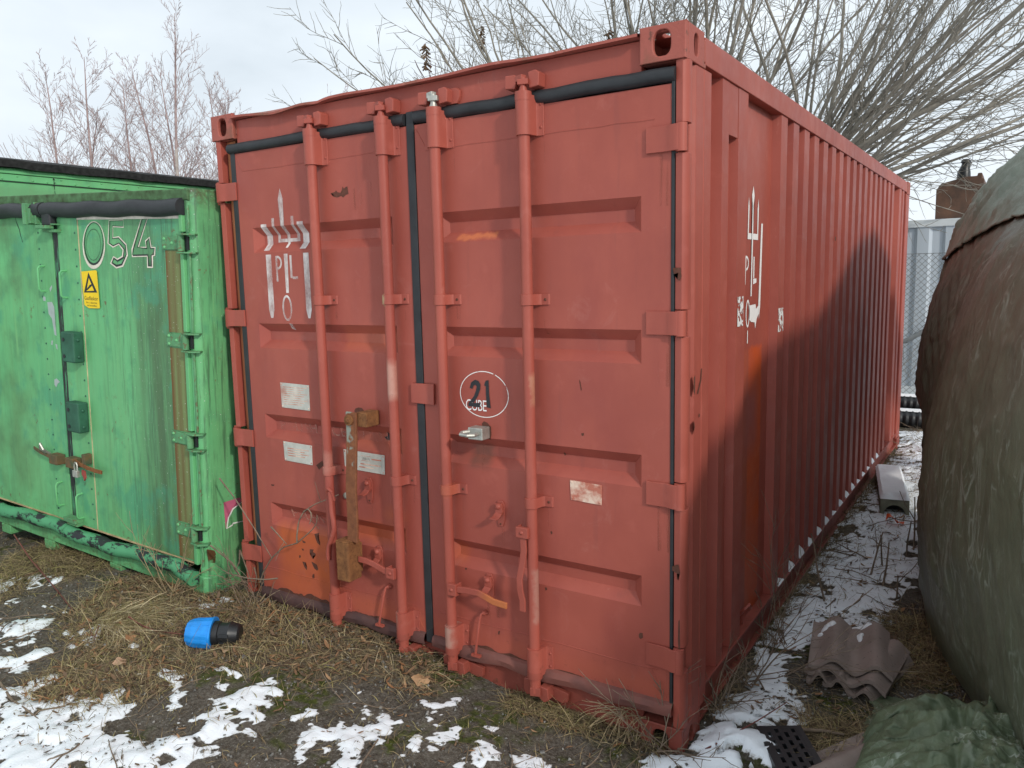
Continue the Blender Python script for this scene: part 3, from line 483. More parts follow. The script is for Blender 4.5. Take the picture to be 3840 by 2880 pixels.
# ------------------------------------------------------------------ red shipping container
L, W, H = 6.058, 2.438, 2.591
RC = thing('shipping_container', 'tall faded red steel shipping container with trident stencil and doors facing us', 'shipping container')
REC = [(1.915, 2.037), (1.450, 1.572), (.996, 1.118), (.540, .660)]; RS = .040; RD = .036
DOORS = {'L': (.140, 1.233, .234, 1.134), 'R': (1.275, 2.387, 1.375, 2.277)}
def dep(x, z):
    d = 0.
    for k in DOORS.values():
        for z0, z1 in REC: d = max(d, min((x - k[2]) / RS, (k[3] - x) / RS, (z - z0) / RS, (z1 - z) / RS, 1.))
    return max(0., d) * RD
def door_mesh(k):
    xl, xr, x0, x1 = DOORS[k]; zb, zt = .185, 2.397; m = MB()
    def q(a, b, c, d): m.add([(x, dep(x, z), z) for x, z in (a, b, c, d)], [(0, 1, 2, 3)])
    zs = [zb]
    for z0, z1 in sorted(REC):
        q((xl, zs[-1]), (xr, zs[-1]), (xr, z0), (xl, z0))
        q((xl, z0), (x0, z0), (x0, z1), (xl, z1)); q((x1, z0), (xr, z0), (xr, z1), (x1, z1))
        a, b, c, d = x0 + RS, x1 - RS, z0 + RS, z1 - RS
        q((x0, z0), (x1, z0), (b, c), (a, c)); q((a, d), (b, d), (x1, z1), (x0, z1)); q((x0, z0), (a, c), (a, d), (x0, z1)); q((b, c), (x1, z0), (x1, z1), (b, d)); q((a, c), (b, c), (b, d), (a, d))
        zs.append(z1)
    q((xl, zs[-1]), (xr, zs[-1]), (xr, zt), (xl, zt))
    n = .045   # rim turned back into the doorway
    for (x, z), (u, w) in (((xl, zb), (xl, zt)), ((xl, zt), (xr, zt)), ((xr, zt), (xr, zb)), ((xr, zb), (xl, zb))): m.add([(x, 0, z), (u, 0, w), (u, n, w), (x, n, z)], [(0, 1, 2, 3)])
    return m
def flat(name, poly, surf, breaks_a, breaks_z, mat_, parent, off=.0014, side=False):
    """a painted mark or thin patch following the folded sheet. poly in (a, z); surf(a, z) -> depth"""
    bm = bmesh.new(); P = poly if isinstance(poly[0][0], (list, tuple)) else [poly]
    for pl in P:
        f = bm.faces.new([bm.verts.new((a, 0, z)) for a, z in pl])
    bmesh.ops.triangulate(bm, faces=bm.faces[:])
    def cut(co, no):
        bmesh.ops.bisect_plane(bm, geom=bm.verts[:] + bm.edges[:] + bm.faces[:], plane_co=co, plane_no=no, dist=1e-6)
    xs = [v.co.x for v in bm.verts]; zs = [v.co.z for v in bm.verts]
    for b in breaks_a:
        if min(xs) < b < max(xs): cut((b, 0, 0), (1, 0, 0))
    for b in breaks_z:
        if min(zs) < b < max(zs): cut((0, 0, b), (0, 0, 1))
    for v in bm.verts:
        a, z = v.co.x, v.co.z
        v.co = (surf(a, z) + off, a, z) if side else (a, surf(a, z) - off, z)
    me = bpy.data.meshes.new(name); bm.to_mesh(me); bm.free(); me.materials.append(mat_)
    o = bpy.data.objects.new(name, me); COL.objects.link(o); o.parent = parent; return o
ZB = sorted(b for z0, z1 in REC for b in (z0, z0 + RS, z1 - RS, z1)); XB = sorted(b for k in DOORS.values() for b in (k[2], k[2] + RS, k[3] - RS, k[3]))
def dflat(name, poly, mat_, parent, off=.0014): return flat(name, poly, dep, XB, ZB, mat_, parent, off)
def rect(a0, a1, z0, z1): return [(a0, z0), (a1, z0), (a1, z1), (a0, z1)]
def ringpoly(cx, cz, rx, rz, w, n=40, ww=None):
    o = []
    for i in range(n):
        a, b = 2 * math.pi * i / n, 2 * math.pi * (i + 1) / n
        o.append([(cx + rx * math.cos(a), cz + rz * math.sin(a)), (cx + rx * math.cos(b), cz + rz * math.sin(b)), (cx + (rx - w) * math.cos(b), cz + (rz - w) * math.sin(b)), (cx + (rx - w) * math.cos(a), cz + (rz - w) * math.sin(a))])
    return o
def text2d(s, x0, z0, w, h, shear=0., track=1.0):
    """lettering as triangles fitted into a box"""
    cu = bpy.data.curves.new('lettering', 'FONT'); cu.body = s; cu.resolution_u = 3; cu.space_character = track; cu.shear = shear
    o = bpy.data.objects.new('lettering', cu); COL.objects.link(o); dg = bpy.context.evaluated_depsgraph_get(); me = o.evaluated_get(dg).to_mesh()
    V = [(v.co.x, v.co.y) for v in me.vertices]; me.calc_loop_triangles(); T = [tuple(t.vertices) for t in me.loop_triangles]
    o.evaluated_get(dg).to_mesh_clear(); bpy.data.objects.remove(o); bpy.data.curves.remove(cu)
    a0, a1 = min(v[0] for v in V), max(v[0] for v in V); b0, b1 = min(v[1] for v in V), max(v[1] for v in V)
    V = [(x0 + (x - a0) / (a1 - a0) * w, z0 + (y - b0) / (b1 - b0) * h) for x, y in V]
    return [[V[i] for i in t] for t in T]
def plan_prism(name, poly, z0, z1, m, parent, bevel=.004): return MB().prism(poly, 2, z0, z1).build(name, m, parent, bevel)

# corner posts. plan polygons (x, y) of the right front post, mirrored for the others
POST = [(2.402, .0), (2.428, -.006), (2.440, .004), (2.444, .022), (2.442, .046), (2.424, .060), (2.418, .082), (2.436, .100), (2.4375, .170), (2.4345, .173), (2.4345, .177), (2.4375, .180), (2.438, .252), (2.400, .256), (2.36, .256), (2.36, .08), (2.402, .06)]
def mirror(poly, mx=False, my=False): return [((W - x) if mx else x, (L - y) if my else y) for x, y in poly]
HZ = [(2.176, 2.262), (1.556, 1.638), (.938, 1.026), (.322, .408)]   # hinge cut-outs in the front posts
def post(mx):
    m = MB(); fr = [p for p in POST[:5]] + [(2.424, .058), (2.402, .058)]; bk = POST[5:16]
    bk = [(2.402, .0601)] + [(2.424, .0601)] + POST[6:15] + [(2.36, .0601)]
    zz_ = [.095] + [a for z0, z1 in sorted(HZ) for a in (z0 - .006, z1 + .006)] + [2.470]
    for i in range(0, len(zz_), 2): m.prism(mirror(fr, mx), 2, zz_[i], zz_[i + 1])
    m.prism(mirror(bk, mx), 2, .095, 2.470); return m
post(False).build('corner_post', M_red, RC, .004); post(True).build('corner_post', M_rdark if False else M_red, RC, .004)
MB().box(.040, .1045, .035, .058, .1, 2.468).build('door_jamb', M_jamb, RC, .004)
REAR = [(2.438, .0), (2.438, .215), (2.36, .215), (2.36, .0)]
for mx in (False, True): MB().prism(mirror(REAR, mx, True), 2, .10, 2.472).build('corner_post', M_red, RC, .01)
def casting(x0, x1, y0, y1, z0, z1, fx=None, sx=None, top=True, oc=.0):
    """hollow corner fitting: walls with oval openings"""
    m = MB(); t = .02
    def wall(c, hu, hv, u, v, nrm, ru, rv, cu=0, cv=0):
        c = Vector(c); u = Vector(u); v = Vector(v); nrm = Vector(nrm); n = 24; ring = []; rc = []
        for i in range(n):
            a = 2 * math.pi * (i + .5) / n; ca, sa = math.cos(a), math.sin(a); s = max(abs(ca), abs(sa)); 
            ring.append(u * (ca / s * hu) + v * (sa / s * hv)); rc.append(u * (cu + ru * math.copysign(abs(ca) ** .7, ca)) + v * (cv + rv * math.copysign(abs(sa) ** .8, sa)))
        for i in range(n):   # snap corners
            a = math.degrees(2 * math.pi * (i + .5) / n) % 90
            if abs(a - 45) < 8: ring[i] = u * math.copysign(hu, ring[i].dot(u)) + v * math.copysign(hv, ring[i].dot(v))
        vs = [c + q for q in ring] + [c + q for q in rc] + [c + q - nrm * t for q in ring] + [c + q - nrm * t for q in rc]; fs = []
        for i in range(n):
            j = (i + 1) % n; fs += [(i, j, n + j, n + i), (n + i, n + j, 3 * n + j, 3 * n + i), (2 * n + i, 3 * n + i, 3 * n + j, 2 * n + j), (i, 2 * n + i, 2 * n + j, j)]
        m.add(vs, fs)
    cx, cy, cz = (x0 + x1) / 2, (y0 + y1) / 2, (z0 + z1) / 2; hx, hy, hz = (x1 - x0) / 2, (y1 - y0) / 2, (z1 - z0) / 2
    ny = -1 if cy < L / 2 else 1; nx = 1 if cx > W / 2 else -1
    wall((cx, y0 if ny < 0 else y1, cz), hx, hz, (1, 0, 0), (0, 0, 1), (0, ny, 0), .031, .042, -.002 * nx)
    wall((x1 if nx > 0 else x0, cy, cz), hy - .021, hz, (0, 1, 0), (0, 0, 1), (nx, 0, 0), .022, .036)
    if z1 > 1: wall((cx, cy, z1 + .0005), hx - .0205, hy - .0205, (1, 0, 0), (0, 1, 0), (0, 0, 1), .03, .05); m.box(x0 + .001, x1 - .001, y0 + .001, y1 - .001, z0, z0 + .019)
    else: m.box(x0 + .001, x1 - .001, y0 + .001, y1 - .001, z1 - .019, z1)
    m.box(x0 + .0005 if nx > 0 else x1 - .012, x0 + .012 if nx > 0 else x1 - .0005, y0 + .021, y1 - .021, z0 + .02, z1 - .02)
    m.box(x0 + .001, x1 - .001, (y1 - .015) if ny < 0 else y0, y1 if ny < 0 else y0 + .015, z0 + .02, z1 - .021)
    return m
for (x0, x1) in ((2.275, 2.441), (-.013, .150)):
    for (y0, y1) in ((-.012, .190), (L - .18, L + .008)):
        casting(x0, x1, y0, y1, 2.470, 2.589).build('corner_casting', M_redrust, RC, .006, angle=35)
        casting(x0, x1, y0, y1, -.03, .098).build('corner_casting', M_rdark, RC, .006, angle=35)
# front header with rolled lip
MB().box(.150, 2.275, .010, .05, 2.438, 2.556).build('door_header', M_red, RC, .004)
m = MB(); lipn = 60; prof = [(-.004, 0), (-.004, .006), (.045, .016), (.045, .008)]
vs = []; fs = []
for i in range(lipn + 1):
    x = .150 + 2.125 * i / lipn; w = .004 * math.sin(x * 9) + .006 * (fbm(x, 3, 3, 4) - .5) * 2 - .012 * math.exp(-((x - .45) / .12) ** 2) - .010 * math.exp(-((x - .74) / .05) ** 2)
    pr = -.022 - .012 * float(fbm(x, 9, 3, 5)); b = 2.5565 + w
    vs += [(x, pr, b), (x, pr, b + .010), (x, .05, 2.582), (x, .05, 2.5585)]
for i in range(lipn):
    for j in range(4): fs.append((4 * i + j, 4 * i + (j + 1) % 4, 4 * i + 4 + (j + 1) % 4, 4 * i + 4 + j))
m.add(vs, fs).build('header_lip', M_redrust, RC, smooth=True)
# roof sheet with shallow corrugation
m = MB(); ys = np.arange(.05, L - .05, .1); V = []; 
for i, y in enumerate(ys):
    z = 2.560 + (.012 if (i // 2) % 2 else 0.); V += [(.07, y, z), (W - .07, y, z)]
m.add(V, [(2 * i, 2 * i + 1, 2 * i + 3, 2 * i + 2) for i in range(len(ys) - 1)]).build('roof', M_red, RC)
for s_ in (0, 1):
    a = (2.362, 2.4365) if s_ == 0 else (W - 2.4365, W - 2.362)
    MB().box(a[0], a[1], .191, L - .181, 2.486, 2.580).build('top_rail', M_red, RC, .004)
    b = MB(); b.box(a[0], a[1] - .002, .10 if False else .191, L - .181, .146, .158); b.box(a[0] + .01, a[1] - .028, .191, L - .181, .032, .146) if s_ == 0 else b.box(a[0] + .028, a[1] - .01, .191, L - .181, .032, .146); b.box(a[0], a[1] - .004, .191, L - .181, .018, .032)
    b.build('bottom_rail', M_rdark, RC, .003)
MB().box(.15, 2.275, .02, .08, -.02, .138).build('door_sill', M_rdark, RC, .004)
MB().box(.15, W - .15, L - .06, L, .0, 2.58).build('end_wall', M_red, RC, .004)
MB().box(.08, W - .08, .1, L - .1, .10, .15).build('container_floor', M_rdark, RC)

# corrugated right side, plan line (y, x)
XO, XI = 2.429, 2.389
side = [(.24, XI), (.394, XI), (.404, XO), (.482, XO), (.491, XI + .006), (.596, XI + .006), (.604, XO), (.728, XO), (.738, XI), (1.248, XI)]
y = 1.262
for i in range(17):
    side += [(y - .004, XO), (y + .108, XO), (y + .117, XI), (y + .2176, XI)]; y += .2306
side = side[:-1]
side += [(side[-1][0] + .02, XI), (5.385, XI), (5.405, XO), (5.54, XO), (5.558, XI + .006), (5.625, XI + .006), (5.643, XO), (5.74, XO), (5.758, XI), (5.86, XI)]
SY = [p[0] for p in side]; SXv = [p[1] for p in side]
def sdep(yv, z):
    if .475 < yv < .605 and z > 2.292: return XO
    return float(np.interp(yv, SY, SXv))
m = MB(); zs = [.159, .28, .7, 1.2, 1.7, 2.2, 2.487]; n = len(side); V = []
for zc in zs:
    for yy, xx in side:
        V.append((xx + .004 * (float(fbm(yy, zc, 3, 1.6)) - .5) - (.012 * math.exp(-((yy - .46) / .03) ** 2 - ((zc - .7) / .05) ** 2)), yy, zc))
m.add(V, [(k * n + i, k * n + i + 1, (k + 1) * n + i + 1, (k + 1) * n + i) for k in range(len(zs) - 1) for i in range(n - 1)])
m.build('corrugated_side', M_redS, RC, recalc=False)
MB().box(XI + .002, XO - .0006, .484, .598, 2.292, 2.486).build('side_gusset', M_red, RC, .002)
m = MB(); n2 = 25   # plain left side
m.add([((W - XI) if (i // 2) % 2 else (W - XO), .24 + 5.6 * i / (4 * n2), zc) for zc in (.159, 2.487) for i in range(4 * n2 + 1)], [(i, i + 1, 4 * n2 + 1 + i + 1, 4 * n2 + 1 + i) for i in range(4 * n2)]).build('corrugated_side', M_red, RC, recalc=False)
# ringbolt bracket low on the side
m = MB(); m.tube([(2.4, .80, .22), (2.43, .795, .26), (2.445, .82, .275), (2.44, .845, .25), (2.40, .85, .2), (2.40, .85, .14)], .008, 6); m.box(2.398, 2.412, .79, .86, .14, .16); m.build('lashing_ring', M_red, RC, smooth=True)
# snow lying on the bottom rail between the ribs
m = MB(); y = 1.262
for i in range(17):
    if i >= 2 or True:
        a, b, s_ = y + .120, y + .205, rng.uniform(.25, 1.3) * (0 if i in (15, 16) else (.45 if i in (0, 6) else 1))
        if s_: m.add([(2.401, a + .012, .159), (2.434, a, .159), (2.434, b + .03, .159), (2.401, b - .01, .159), (2.401, a + .012, .159 + .045 * s_), (2.424, a + .006, .159 + .020 * s_), (2.426, b + .018, .159 + .022 * s_), (2.401, b - .01, .159 + .05 * s_)], [(0, 3, 2, 1), (4, 5, 6, 7), (0, 1, 5, 4), (1, 2, 6, 5), (2, 3, 7, 6), (3, 0, 4, 7)])
    y += .2306
tag(m.build('rail_snow', M_snow, None, smooth=True), kind='stuff')

# ---- doors
def door(k):
    D = door_mesh(k).build('door', M_redL if k == 'L' else M_redR, RC, recalc=True)
    xl, xr, x0, x1 = DOORS[k]
    # weld beads
    m = MB()
    def bead(p, q, r=.0022):
        nn_ = 14; pts = []
        for i in range(nn_ + 1):
            f = i / nn_; x = p[0] + (q[0] - p[0]) * f; z = p[1] + (q[1] - p[1]) * f; pts.append((x, .0004, z + .004 * (rng.random() - .5)))
        m.tube(pts, r, 5)
    ta, tb = (xl + .055, xr - .06) if k == 'L' else (xl + .05, xr - .11)
    bead((xl + .05, 2.31 if k == 'L' else 2.29), (xr - .06, 2.31 if k == 'L' else 2.29)); bead((xl, 2.395), (xl + .05, 2.31)) ; bead((xl + .03, .305), (xr - .05, .305)); bead((xr - .01, .20), (xr - .07, .30))
    m.build('weld_seam', D.data.materials[0], D, smooth=True)['kind'] = 'stuff'
    for z0, z1 in zip([.20] + [r[1] for r in sorted(REC)], [r[0] for r in sorted(REC)] + [2.30]):
        pass
    # rods with guides and cams
    for xr_, bz, low in ((.713, (1.685, .889), 0), (1.135, (1.687, .892), 0)) if k == 'L' else ((1.413, (1.684, .888), 0), (1.831, (1.682, .889), 0)):
        yr = -.045; r = .0225
        MB().tube([(xr_, yr, .10), (xr_, yr, 2.425)], r, 16).build('locking_rod', M_rod, D, smooth=True)
        for za, zb in ((2.286, 2.428), (.172, .286)):
            m = MB(); pts = []; R_ = r + .008
            pl = [(xr_ - R_ - .008, -.0005), (xr_ - R_, -.004)]; arc = [(xr_ + R_ * math.cos(a), yr + R_ * math.sin(a)) for a in np.linspace(math.pi, 2 * math.pi, 9)]
            pl += arc + [(xr_ + R_ + .004, -.010), (xr_ + R_ + .014, -.0055), (xr_ + .062, -.005), (xr_ + .062, -.0005)]
            inner = [(xr_ + (r + .001) * math.cos(a), yr + (r + .001) * math.sin(a)) for a in np.linspace(2 * math.pi, math.pi, 9)]
            V = []; N = len(pl)
            for z in (za, zb): V += [(x, y_, z) for x, y_ in pl]
            m.add(V, [(i, i + 1, N + i + 1, N + i) for i in range(N - 1)])
            m.add(V, [tuple(range(N)), tuple(range(2 * N - 1, N - 1, -1))])
            o = m.build('rod_guide', M_rod, D, .0025)
            mm = MB(); up = za > 1
            mm.tube([(xr_, yr, za + .018 if not up else zb - .02), (xr_, yr, (za if not up else zb) + (.012 if up else -.012))], [r + .009, r + .009], 14)
            for bz_ in (za + .03, zb - .03): mm.dome((xr_ + .050, -.0052, bz_), (0, -1, 0), .006, .004)
            mm.build('guide_bolt', M_rdark, D, smooth=True)['kind'] = 'stuff'
        for zc in bz:
            m = MB(); R_ = r + .005; pl = [(xr_ - R_, -.0005)] + [(xr_ + R_ * math.cos(a), yr + R_ * math.sin(a)) for a in np.linspace(math.pi, 2 * math.pi, 9)] + [(xr_ + R_ + .004, -.014), (xr_ + R_ + .012, -.0065), (xr_ + .070, -.006), (xr_ + .075, -.0005)]
            N = len(pl); V = [(x, y_, z) for z in (zc - .021, zc + .021) for x, y_ in pl]
            m.add(V, [(i, i + 1, N + i + 1, N + i) for i in range(N - 1)] + [tuple(range(N)), tuple(range(2 * N - 1, N - 1, -1))]); m.build('rod_bracket', M_rod, D, .002)
            MB().dome((xr_ + .056, -.0062, zc), (0, -1, 0), .006, .004).build('bracket_bolt', M_chip, D, smooth=True)
        # cams and keepers, top
        old = k == 'R' and xr_ < 1.5
        m = MB(); m.tube([(xr_, yr, 2.425), (xr_, yr, 2.458), (xr_, yr - .002, 2.492)], [.024, .012, .013], 10); m.obox((xr_ + .004, yr - .006, 2.474), (.020, .010, .010), .3); m.obox((xr_ - .012, yr + .004, 2.490), (.018, .012, .011), -.3); m.build('locking_cam', M_galv if old else M_red, D, .002)
        kz = 2.482; MB().prism([(xr_ - .080, kz - .022), (xr_ - .036, kz - .026), (xr_ - .026, kz + .010), (xr_ - .036, kz + .024), (xr_ - .078, kz + .026)], 1, -.046, .010).build('cam_keeper', M_red, D, .004); m = MB(); m.prism([(xr_ + .022, kz - .030), (xr_ + .062, kz - .026), (xr_ + .066, kz + .020), (xr_ + .05, kz + .032), (xr_ + .018, kz + .028)], 1, -.040, .010)
        if xr_ in (1.413, 1.135): sg = 1 if k == 'R' else -1; q_ = MB(); q_.prism([(xr_ + sg * .03, kz - .03), (xr_ + sg * .085, kz - .03), (xr_ + sg * .10, kz - .005), (xr_ + sg * .10, kz + .018), (xr_ + sg * .085, kz + .03), (xr_ + sg * .03, kz + .03)], 1, -.006, .0095); q_.build('keeper_plate', M_red, D, .002)
        m.build('cam_keeper', M_red, D, .004)
        # bottom cam and keepers
        kz = .115; m = MB(); m.tube([(xr_, yr, .160), (xr_, yr, .135), (xr_, yr - .004, .085)], [.021, .012, .014], 10); m.obox((xr_ + .006, yr - .008, .105), (.022, .012, .018), .35); m.build('locking_cam', M_rdark, D, .003)
        MB().prism([(xr_ - .062, kz + .02), (xr_ - .024, kz + .024), (xr_ - .022, kz - .04), (xr_ - .05, kz - .05), (xr_ - .064, kz - .03)], 1, -.034, .015).build('cam_keeper', M_rdark, D, .004); m = MB(); m.prism([(xr_ + .020, kz + .012), (xr_ + .056, kz + .008), (xr_ + .062, kz - .04), (xr_ + .04, kz - .055), (xr_ + .016, kz - .04)], 1, -.046, .015)
        q_ = MB(); q_.prism([(xr_ + .05, kz + .0), (xr_ + .13, kz - .012), (xr_ + .125, kz - .05), (xr_ + .10, kz - .06), (xr_ + .05, kz - .05)], 1, -.004, .015); q_.build('keeper_plate', M_rdark, D, .002); m.build('cam_keeper', M_rdark, D, .004)
    # hinges
    for z0, z1 in HZ:
        m = MB(); mx = k == 'L'
        def X(v): return (W - v) if mx else v
        pts = [(2.298, -.010), (2.362, -.011), (2.380, -.014), (2.402, -.024), (2.420, -.024)]
        pl = [(X(a), b) for a, b in pts] + [(X(a), b + .009) for a, b in reversed(pts)]
        m.prism(pl, 2, z0, z1); m.build('hinge', M_rod, D, .002)
        MB().tube([(X(2.424), -.004, z0 - .003), (X(2.424), -.004, z1 + .003)], .0195, 14).build('hinge_pin', M_rod, D, smooth=True)
        if mx:
            m = MB(); m.obox((X(2.438), .012, z1 + .004), (.012, .016, .008)); m.obox((X(2.438), .012, z0 - .006), (.013, .016, .008)); m.build('hinge_lug', M_red, D, .003)
    return D
DL, DR = door('L'), door('R')
# gaskets
def gasket(name, pts, r, m, parent, flat_=1.0, n=10):
    mb = MB(); mb.tube(pts, r, n)
    mb.v = [(x, y * 1.0, z) for x, y, z in mb.v]; return mb.build(name, m, parent, smooth=True)
def sagline(xa, xb, z, y, n, amp, seed): return [(xa + (xb - xa) * i / n, y + amp * .5 * (float(fbm(i * .3 + seed, 2, 2, 1)) - .5), z + amp * (float(fbm(i * .35 + seed, 7, 2, 1)) - .5)) for i in range(n + 1)]
gasket('top_gasket', sagline(.10, 1.228, 2.424, .004, 24, .012, 1), .025, M_gasket, DL); gasket('top_gasket', sagline(1.281, 2.402, 2.426, .004, 24, .012, 5), .026, M_gasket, DR)
MB().box(1.234, 1.2735, -.006, .03, .150, 2.452).build('centre_gasket', M_gasket, DR, .004)
MB().box(2.3885, 2.400, -.004, .03, .185, 2.44).build('edge_gasket', M_gasket, DR, .002); MB().box(.106, .1385, -.003, .03, .185, 2.44).build('edge_gasket', M_gasket, DL, .003)
for a, b, D in ((.135, 1.232, DL), (1.276, 2.40, DR)):
    n = 36; mb = MB(); V = []; fs = []
    for i in range(n + 1):
        f = i / n; x = a + (b - a) * f; sag = -.009 * math.sin(math.pi * ((f * 3) % 1)) + .003 * math.sin(f * 23); o_ = .020 + .007 * abs(math.sin(math.pi * f * 3))
        V += [(x, .0, .192), (x, -o_ * .6, .186), (x, -o_, .168 + sag * .6), (x, -o_ * .7, .143 + sag), (x, .01, .135 + sag)]
    for i in range(n):
        for j in range(4): fs.append((5 * i + j, 5 * i + j + 1, 5 * i + 6 + j, 5 * i + 5 + j))
    mb.add(V, fs).build('bottom_gasket', M_gasketlow, D, smooth=True)
# plates
def plate(x0, x1, z0, z1, D, m=M_plate, rows=(), wrote=()):
    tilt = .004; P = MB().prism([(x0, z1), (x1, z1 - tilt), (x1 - .003, z0 - tilt), (x0 + .003, z0)], 1, -.0035, -.0005).build('rating_plate', m, D, .001)
    b = MB()
    for (a, c, z, h) in rows: b.box(a, c, -.0042, -.0034, z, z + h)
    for px_, pz in ((x0 + .008, z1 - .008), (x1 - .008, z1 - .011), (x0 + .010, z0 + .008), (x1 - .010, z0 + .005)): b.dome((px_, -.0034, pz), (0, -1, 0), .004, .0025, 6)
    b.build('rivet', M_platered, P)['kind'] = 'stuff'
    for s_, a, z, w, h in wrote:
        t_ = text2d(s_, a, z, w, h); o = flat('lettering', t_, lambda q, w_: -.0037, (), (), M_galvd, P, .0003)
    return P
M_galvd = simple('plate_lettering', (.25, .24, .21), .6, .1)
plate(.365, .567, 1.160, 1.284, DL, rows=[(.385, .55 - .02 * (i % 3), 1.262 - i * .0105, .003) for i in range(9)])
plate(.361, .563, .892, .989, DL, rows=[(.39, .54 - .03 * (i % 2), .955 - i * .012, .004) for i in range(4)])
plate(.775, 1.030, .900, .990, DL, rows=[(.885, .945, .948, .0015), (.885, .945, .970, .0015), (.95, 1.01, .957, .005), (.88, 1.005, .930, .005), (.87, .96, .915, .005)], wrote=[('UNIKON', .890, .9525, .05, .013)])
plate(1.981, 2.118, .911, .989, DR, M_platered, rows=[(2.0, 2.10, .962, .004), (2.01, 2.08, .948, .005)])
MB().prism([(1.210, 1.326), (1.336, 1.328), (1.333, 1.238), (1.209, 1.241)], 1, -.014, -.004).build('cover_plate', M_red, DR, .002)
# emblem on the left door
def paint(polys, D, m=M_spray):
    for pl in polys: dflat('painted_mark', pl, m, D)
sh = lambda x0, x1, z0, z1, p=.0: [(x0 + (x1 - x0) * .3, z0), (x1 - (x1 - x0) * .3, z0), (x1, z0 + p), (x1, z1), (x0, z1), (x0, z0 + p)]
EMB = [[(.428, 2.16), (.436, 2.185), (.445, 2.21), (.454, 2.185), (.462, 2.16), (.456, 2.10), (.458, 1.934), (.442, 1.934), (.444, 2.10)],
       rect(.374, .392, 1.962, 2.075), rect(.508, .526, 1.962, 2.078), rect(.3925, .4415, 1.962, 1.978), rect(.4585, .5075, 1.962, 1.978), rect(.296, .336, 1.925, 2.05), rect(.547, .587, 1.925, 2.05),
       sh(.318, .356, 1.60, 1.905, .04), sh(.578, .614, 1.60, 1.905, .04), [(.447, 1.72), (.466, 1.72), (.472, 1.905), (.446, 1.905)],
       rect(.385, .398, 1.775, 1.897), rect(.484, .498, 1.79, 1.897), rect(.4985, .535, 1.785, 1.797), [(.4485, 1.548), (.470, 1.54), (.478, 1.572), (.458, 1.575)]]
EMB += ringpoly(.448, 1.648, .034, .062, .011, 28) + [[p for p in q] for q in ringpoly(.398, 1.865, .032, .033, .011, 24)[0:6] + ringpoly(.398, 1.865, .032, .033, .011, 24)[18:24]]
em = flat('painted_emblem', [p for p in EMB], dep, XB, ZB, M_spray, DL, .0012)
g = text2d('POLISH OCEAN LINES', .31, 1.040, .80, .046); flat('faded_lettering', g, dep, (), (), M_ghost, DL, .001)['kind'] = 'stuff'
g = text2d('POLAND', .36, .590, .28, .048); flat('faded_lettering', g, dep, (), (), M_ghost, DL, .001)['kind'] = 'stuff'
# 21 in a ring over CUBE
flat('white_ring', ringpoly(1.586, 1.298, .121, .096, .0035, 56), dep, (), (), M_wring, DR, .0010)
flat('stencilled_word', text2d('CUBE', 1.494, 1.228, .104, .046, 0, .95), dep, (), (), M_flaky if False else M_sprayS, DR, .0016)
two = [[(1.517, 1.322), (1.530, 1.318), (1.536, 1.331), (1.525, 1.345)], [(1.536, 1.331), (1.545, 1.337), (1.545, 1.357), (1.525, 1.345)], [(1.545, 1.337), (1.552, 1.330), (1.571, 1.338), (1.562, 1.352), (1.545, 1.357)], [(1.552, 1.330), (1.549, 1.314), (1.569, 1.318), (1.571, 1.338)], [(1.549, 1.314), (1.536, 1.287), (1.557, 1.291), (1.569, 1.318)], [(1.536, 1.287), (1.508, 1.258), (1.536, 1.262), (1.557, 1.291)], [(1.507, 1.245), (1.566, 1.243), (1.568, 1.262), (1.508, 1.2585)]]
one = [[(1.590, 1.336), (1.598, 1.332), (1.598, 1.352), (1.595, 1.352)], [(1.598, 1.356), (1.597, 1.30), (1.613, 1.30), (1.612, 1.358)], [(1.597, 1.30), (1.600, 1.246), (1.619, 1.243), (1.613, 1.30)]]
flat('painted_number', two + one, dep, (), (), M_black, DR, .0022)
# chips, tears
for pl in CHIPS:
    p = [(a, z) for a, z in pl]; cx_ = sum(a for a, _ in p) / len(p); dflat('rust_chip', p, M_chip, DL if cx_ < 1.25 else DR, .0008)
dflat('torn_hole', [(a, z) for a, z in HOLE], M_black, DL, .001)
def ragged(x0, x1, zb, h, seed):
    n = max(6, int((x1 - x0) / .012)); top = [(x0 + (x1 - x0) * i / n, zb + h * (.25 + 1.1 * max(0, float(fbm(i * .23 + seed, seed, 3, 1)) - .25)) * math.sin(math.pi * min(1, max(0, i / n)) ) ** .4) for i in range(n + 1)]
    return [[(top[i][0], zb), (top[i + 1][0], zb), top[i + 1], top[i]] for i in range(n)]
for x0, x1, h, sd in ((.22, .68, .05, 3), (.78, 1.10, .035, 8), (.15, .2, .02, 5)): flat('rust_edge', ragged(x0, x1, .1855, h, sd), dep, (), (), M_chip, DL, .0007)
for x0, x1, h, sd in ((1.47, 1.79, .030, 11), (1.88, 2.30, .022, 14), (1.29, 1.34, .012, 2)): flat('rust_edge', ragged(x0, x1, .1855, h, sd), dep, (), (), M_chip, DR, .0007)
for pl in POSTCHIPS: flat('rust_chip', [(a, z) for a, z in pl], lambda a, z: -.006 - .0, (), (), M_chip, RC, .0007)
for pl in SIDECHIPS: flat('rust_chip', [(a, z) for a, z in pl], lambda a, z: 2.4385 if a > .09 else 2.4445, (), (), M_chip, RC, .0006, side=True)
